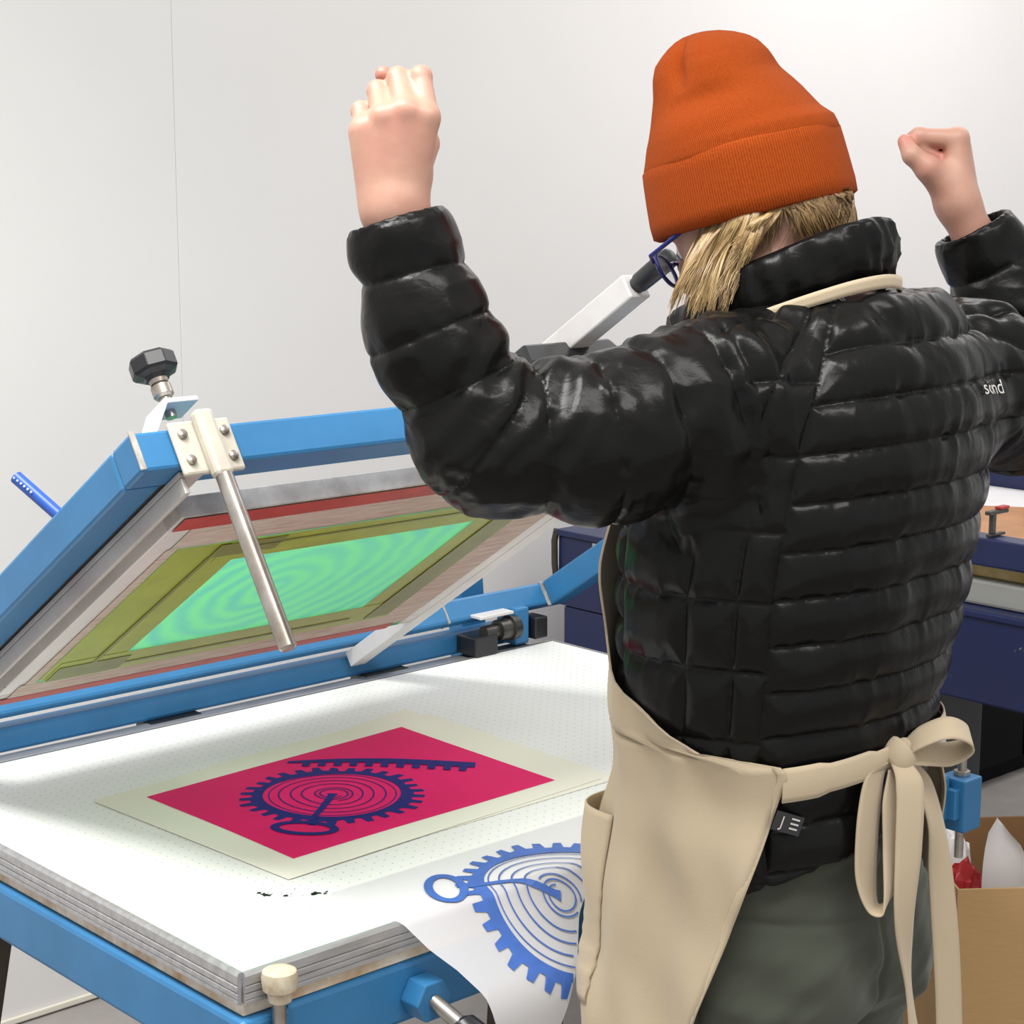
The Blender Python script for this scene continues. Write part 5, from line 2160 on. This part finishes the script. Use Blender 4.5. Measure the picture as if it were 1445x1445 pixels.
def on_head(x, y, dep, off):
    """just outside the head where it lies in the way, otherwise at depth dep"""
    d = at(x, y, 3.0) - np.array([0, 0, CAM_H])
    d /= np.linalg.norm(d)
    h = _bb.ray_cast(Vector((0, 0, CAM_H)), Vector(d))
    if h[0] is not None and h[0].y < dep + .03:
        return np.array(h[0]) - d * off
    p = at(x, y, dep)
    n_ = np.array(_bb.find_nearest(Vector(p))[0])
    v_ = p - n_
    L_ = np.linalg.norm(v_)
    return n_ + v_ * min(1.0, .034 / max(L_, 1e-6))


# side locks: from under the cuff over the ear and cheek
for lock in range(34):
    t = (lock + hr.random()) / 34
    x0 = 1000 + 98 * t
    y0 = 296 - 0.24 * (x0 - 1065)
    x1 = 956 + 96 * t ** 1.15 + hr.normal(0, 7)
    y1 = 436 - 26 * t + hr.normal(0, 10)
    if t > .82:
        y1 -= 60
    bend, tone, ofl = hr.normal(-2, 5), .25 + .65 * hr.random(), .004 + .012 * hr.random()
    for q in range(15 if t > .33 else 7):
        j = hr.normal(0, 2.6)
        j2 = j * .55 + hr.normal(0, 2.2)
        ln = hr.normal(0, 9)
        p_ = [(x0 + j + 3, y0 - 16), (x0 + j, y0 + 8), (x0 * .66 + x1 * .34 + bend + j, y0 * .62 + y1 * .38),
              (x0 * .28 + x1 * .72 + bend * .6 + j2, y0 * .27 + y1 * .73 + ln * .5), (x1 + j2, y1 + ln)]
        o_ = [.001, .004 + ofl * .4, .004 + ofl, .006 + ofl, .006 + ofl]
        q_ = [on_head(x, y, dd, o) for (x, y), o, dd in zip(p_[:3], o_, (1.992, 1.980, 1.970))] + [at(*p_[3], 1.955 + .012 * (1 - t)), at(*p_[4], 1.945 + .02 * (1 - t))]
        strand(q_, .0010 + .0006 * hr.random(),
               tone + hr.normal(0, .16), .6, 12)
# loose wisps by the cheek
for k in range(16):
    x0 = 988 + 22 * hr.random()
    y0 = 296 - 0.24 * (x0 - 1065)
    x1 = 950 + 22 * hr.random()
    y1 = 415 + 22 * hr.random()
    strand([on_head(x0, y0 - 8, 1.99, .003), on_head(x0 - 4, y0 + 16, 1.985, .008), at(x0 * .5 + x1 * .5 - 4, (y0 + y1) / 2, 1.985), at(x1, y1, 1.995)],
           .0008 + .0005 * hr.random(), .5 + .45 * hr.random(), .7, 12)
# hair lying over the nape, swept to the right
for k in range(420):
    t = hr.random()
    x0 = 1080 + 126 * t
    y0 = 299 - 0.262 * (x0 - 1060)
    low = 22 + 16 * math.sin(t * 3.0) + hr.normal(0, 13)
    dx = 22 - 8 * t + hr.normal(0, 8)
    dx = min(dx, 1214 - x0)
    if t < .2:
        low, dx = 44 + hr.normal(0, 12), -12 + hr.normal(0, 6)
    p_ = [(x0 - 4, y0 - (14 if t < .7 else -5)), (x0, y0 + 5), (x0 + dx * .5, y0 + low * .55), (x0 + dx, y0 + low)]
    strand([on_head(x, y, 2.05 + .09 * t, o + .004 * hr.random()) for (x, y), o in zip(p_, (.001, .004, .005, .003))], .0011 + .0006 * hr.random(),
           .08 + .42 * hr.random(), .6, 10)
# thicker lock falling into the collar at the right
for k in range(170):
    t = hr.random()
    j = hr.normal(0, 3)
    x0 = 1178 + 26 * t
    y0 = 299 - 0.262 * (x0 - 1060)
    x1 = 1200 + 26 * t + hr.normal(0, 3)
    strand([on_head(x0, y0 + 4, 2.10, .001), on_head(x0 + 5 + j, y0 + 14, 2.10, .006), on_head((x0 + x1) / 2 + 14 + j, 298, 2.10, .008),
            on_head(x1 + j, 332 + hr.normal(0, 8), 2.10, .006)], .0011 + .0006 * hr.random(), .15 + .5 * hr.random(), .6, 10)
# single hairs
for k in range(46):
    t = hr.random()
    x0 = 1104 + 96 * t
    y0 = 298 - 0.262 * (x0 - 1060)
    x1 = x0 + hr.normal(6, 14)
    y1 = y0 + 52 + 26 * hr.random()
    strand([on_head(x0, y0 - 8, 2.05, .002), on_head(x0 + 7, (y0 + y1) / 2, 2.05, .006), on_head(x1, y1, 2.05, .003)], .0005, .2 + .35 * hr.random(), 1.0, 9)
hme = raw_mesh('hair', np.array(hv), np.array(hf_), BASE)
hat = hme.attributes.new('tone', 'FLOAT', 'POINT')
hat.data.foreach_set('value', np.array(htone, f32))
hair = link_mesh('hair', hme, M['hair'], person)
tag(hair, 'straight blond hair hanging from under the beanie', kind='stuff')
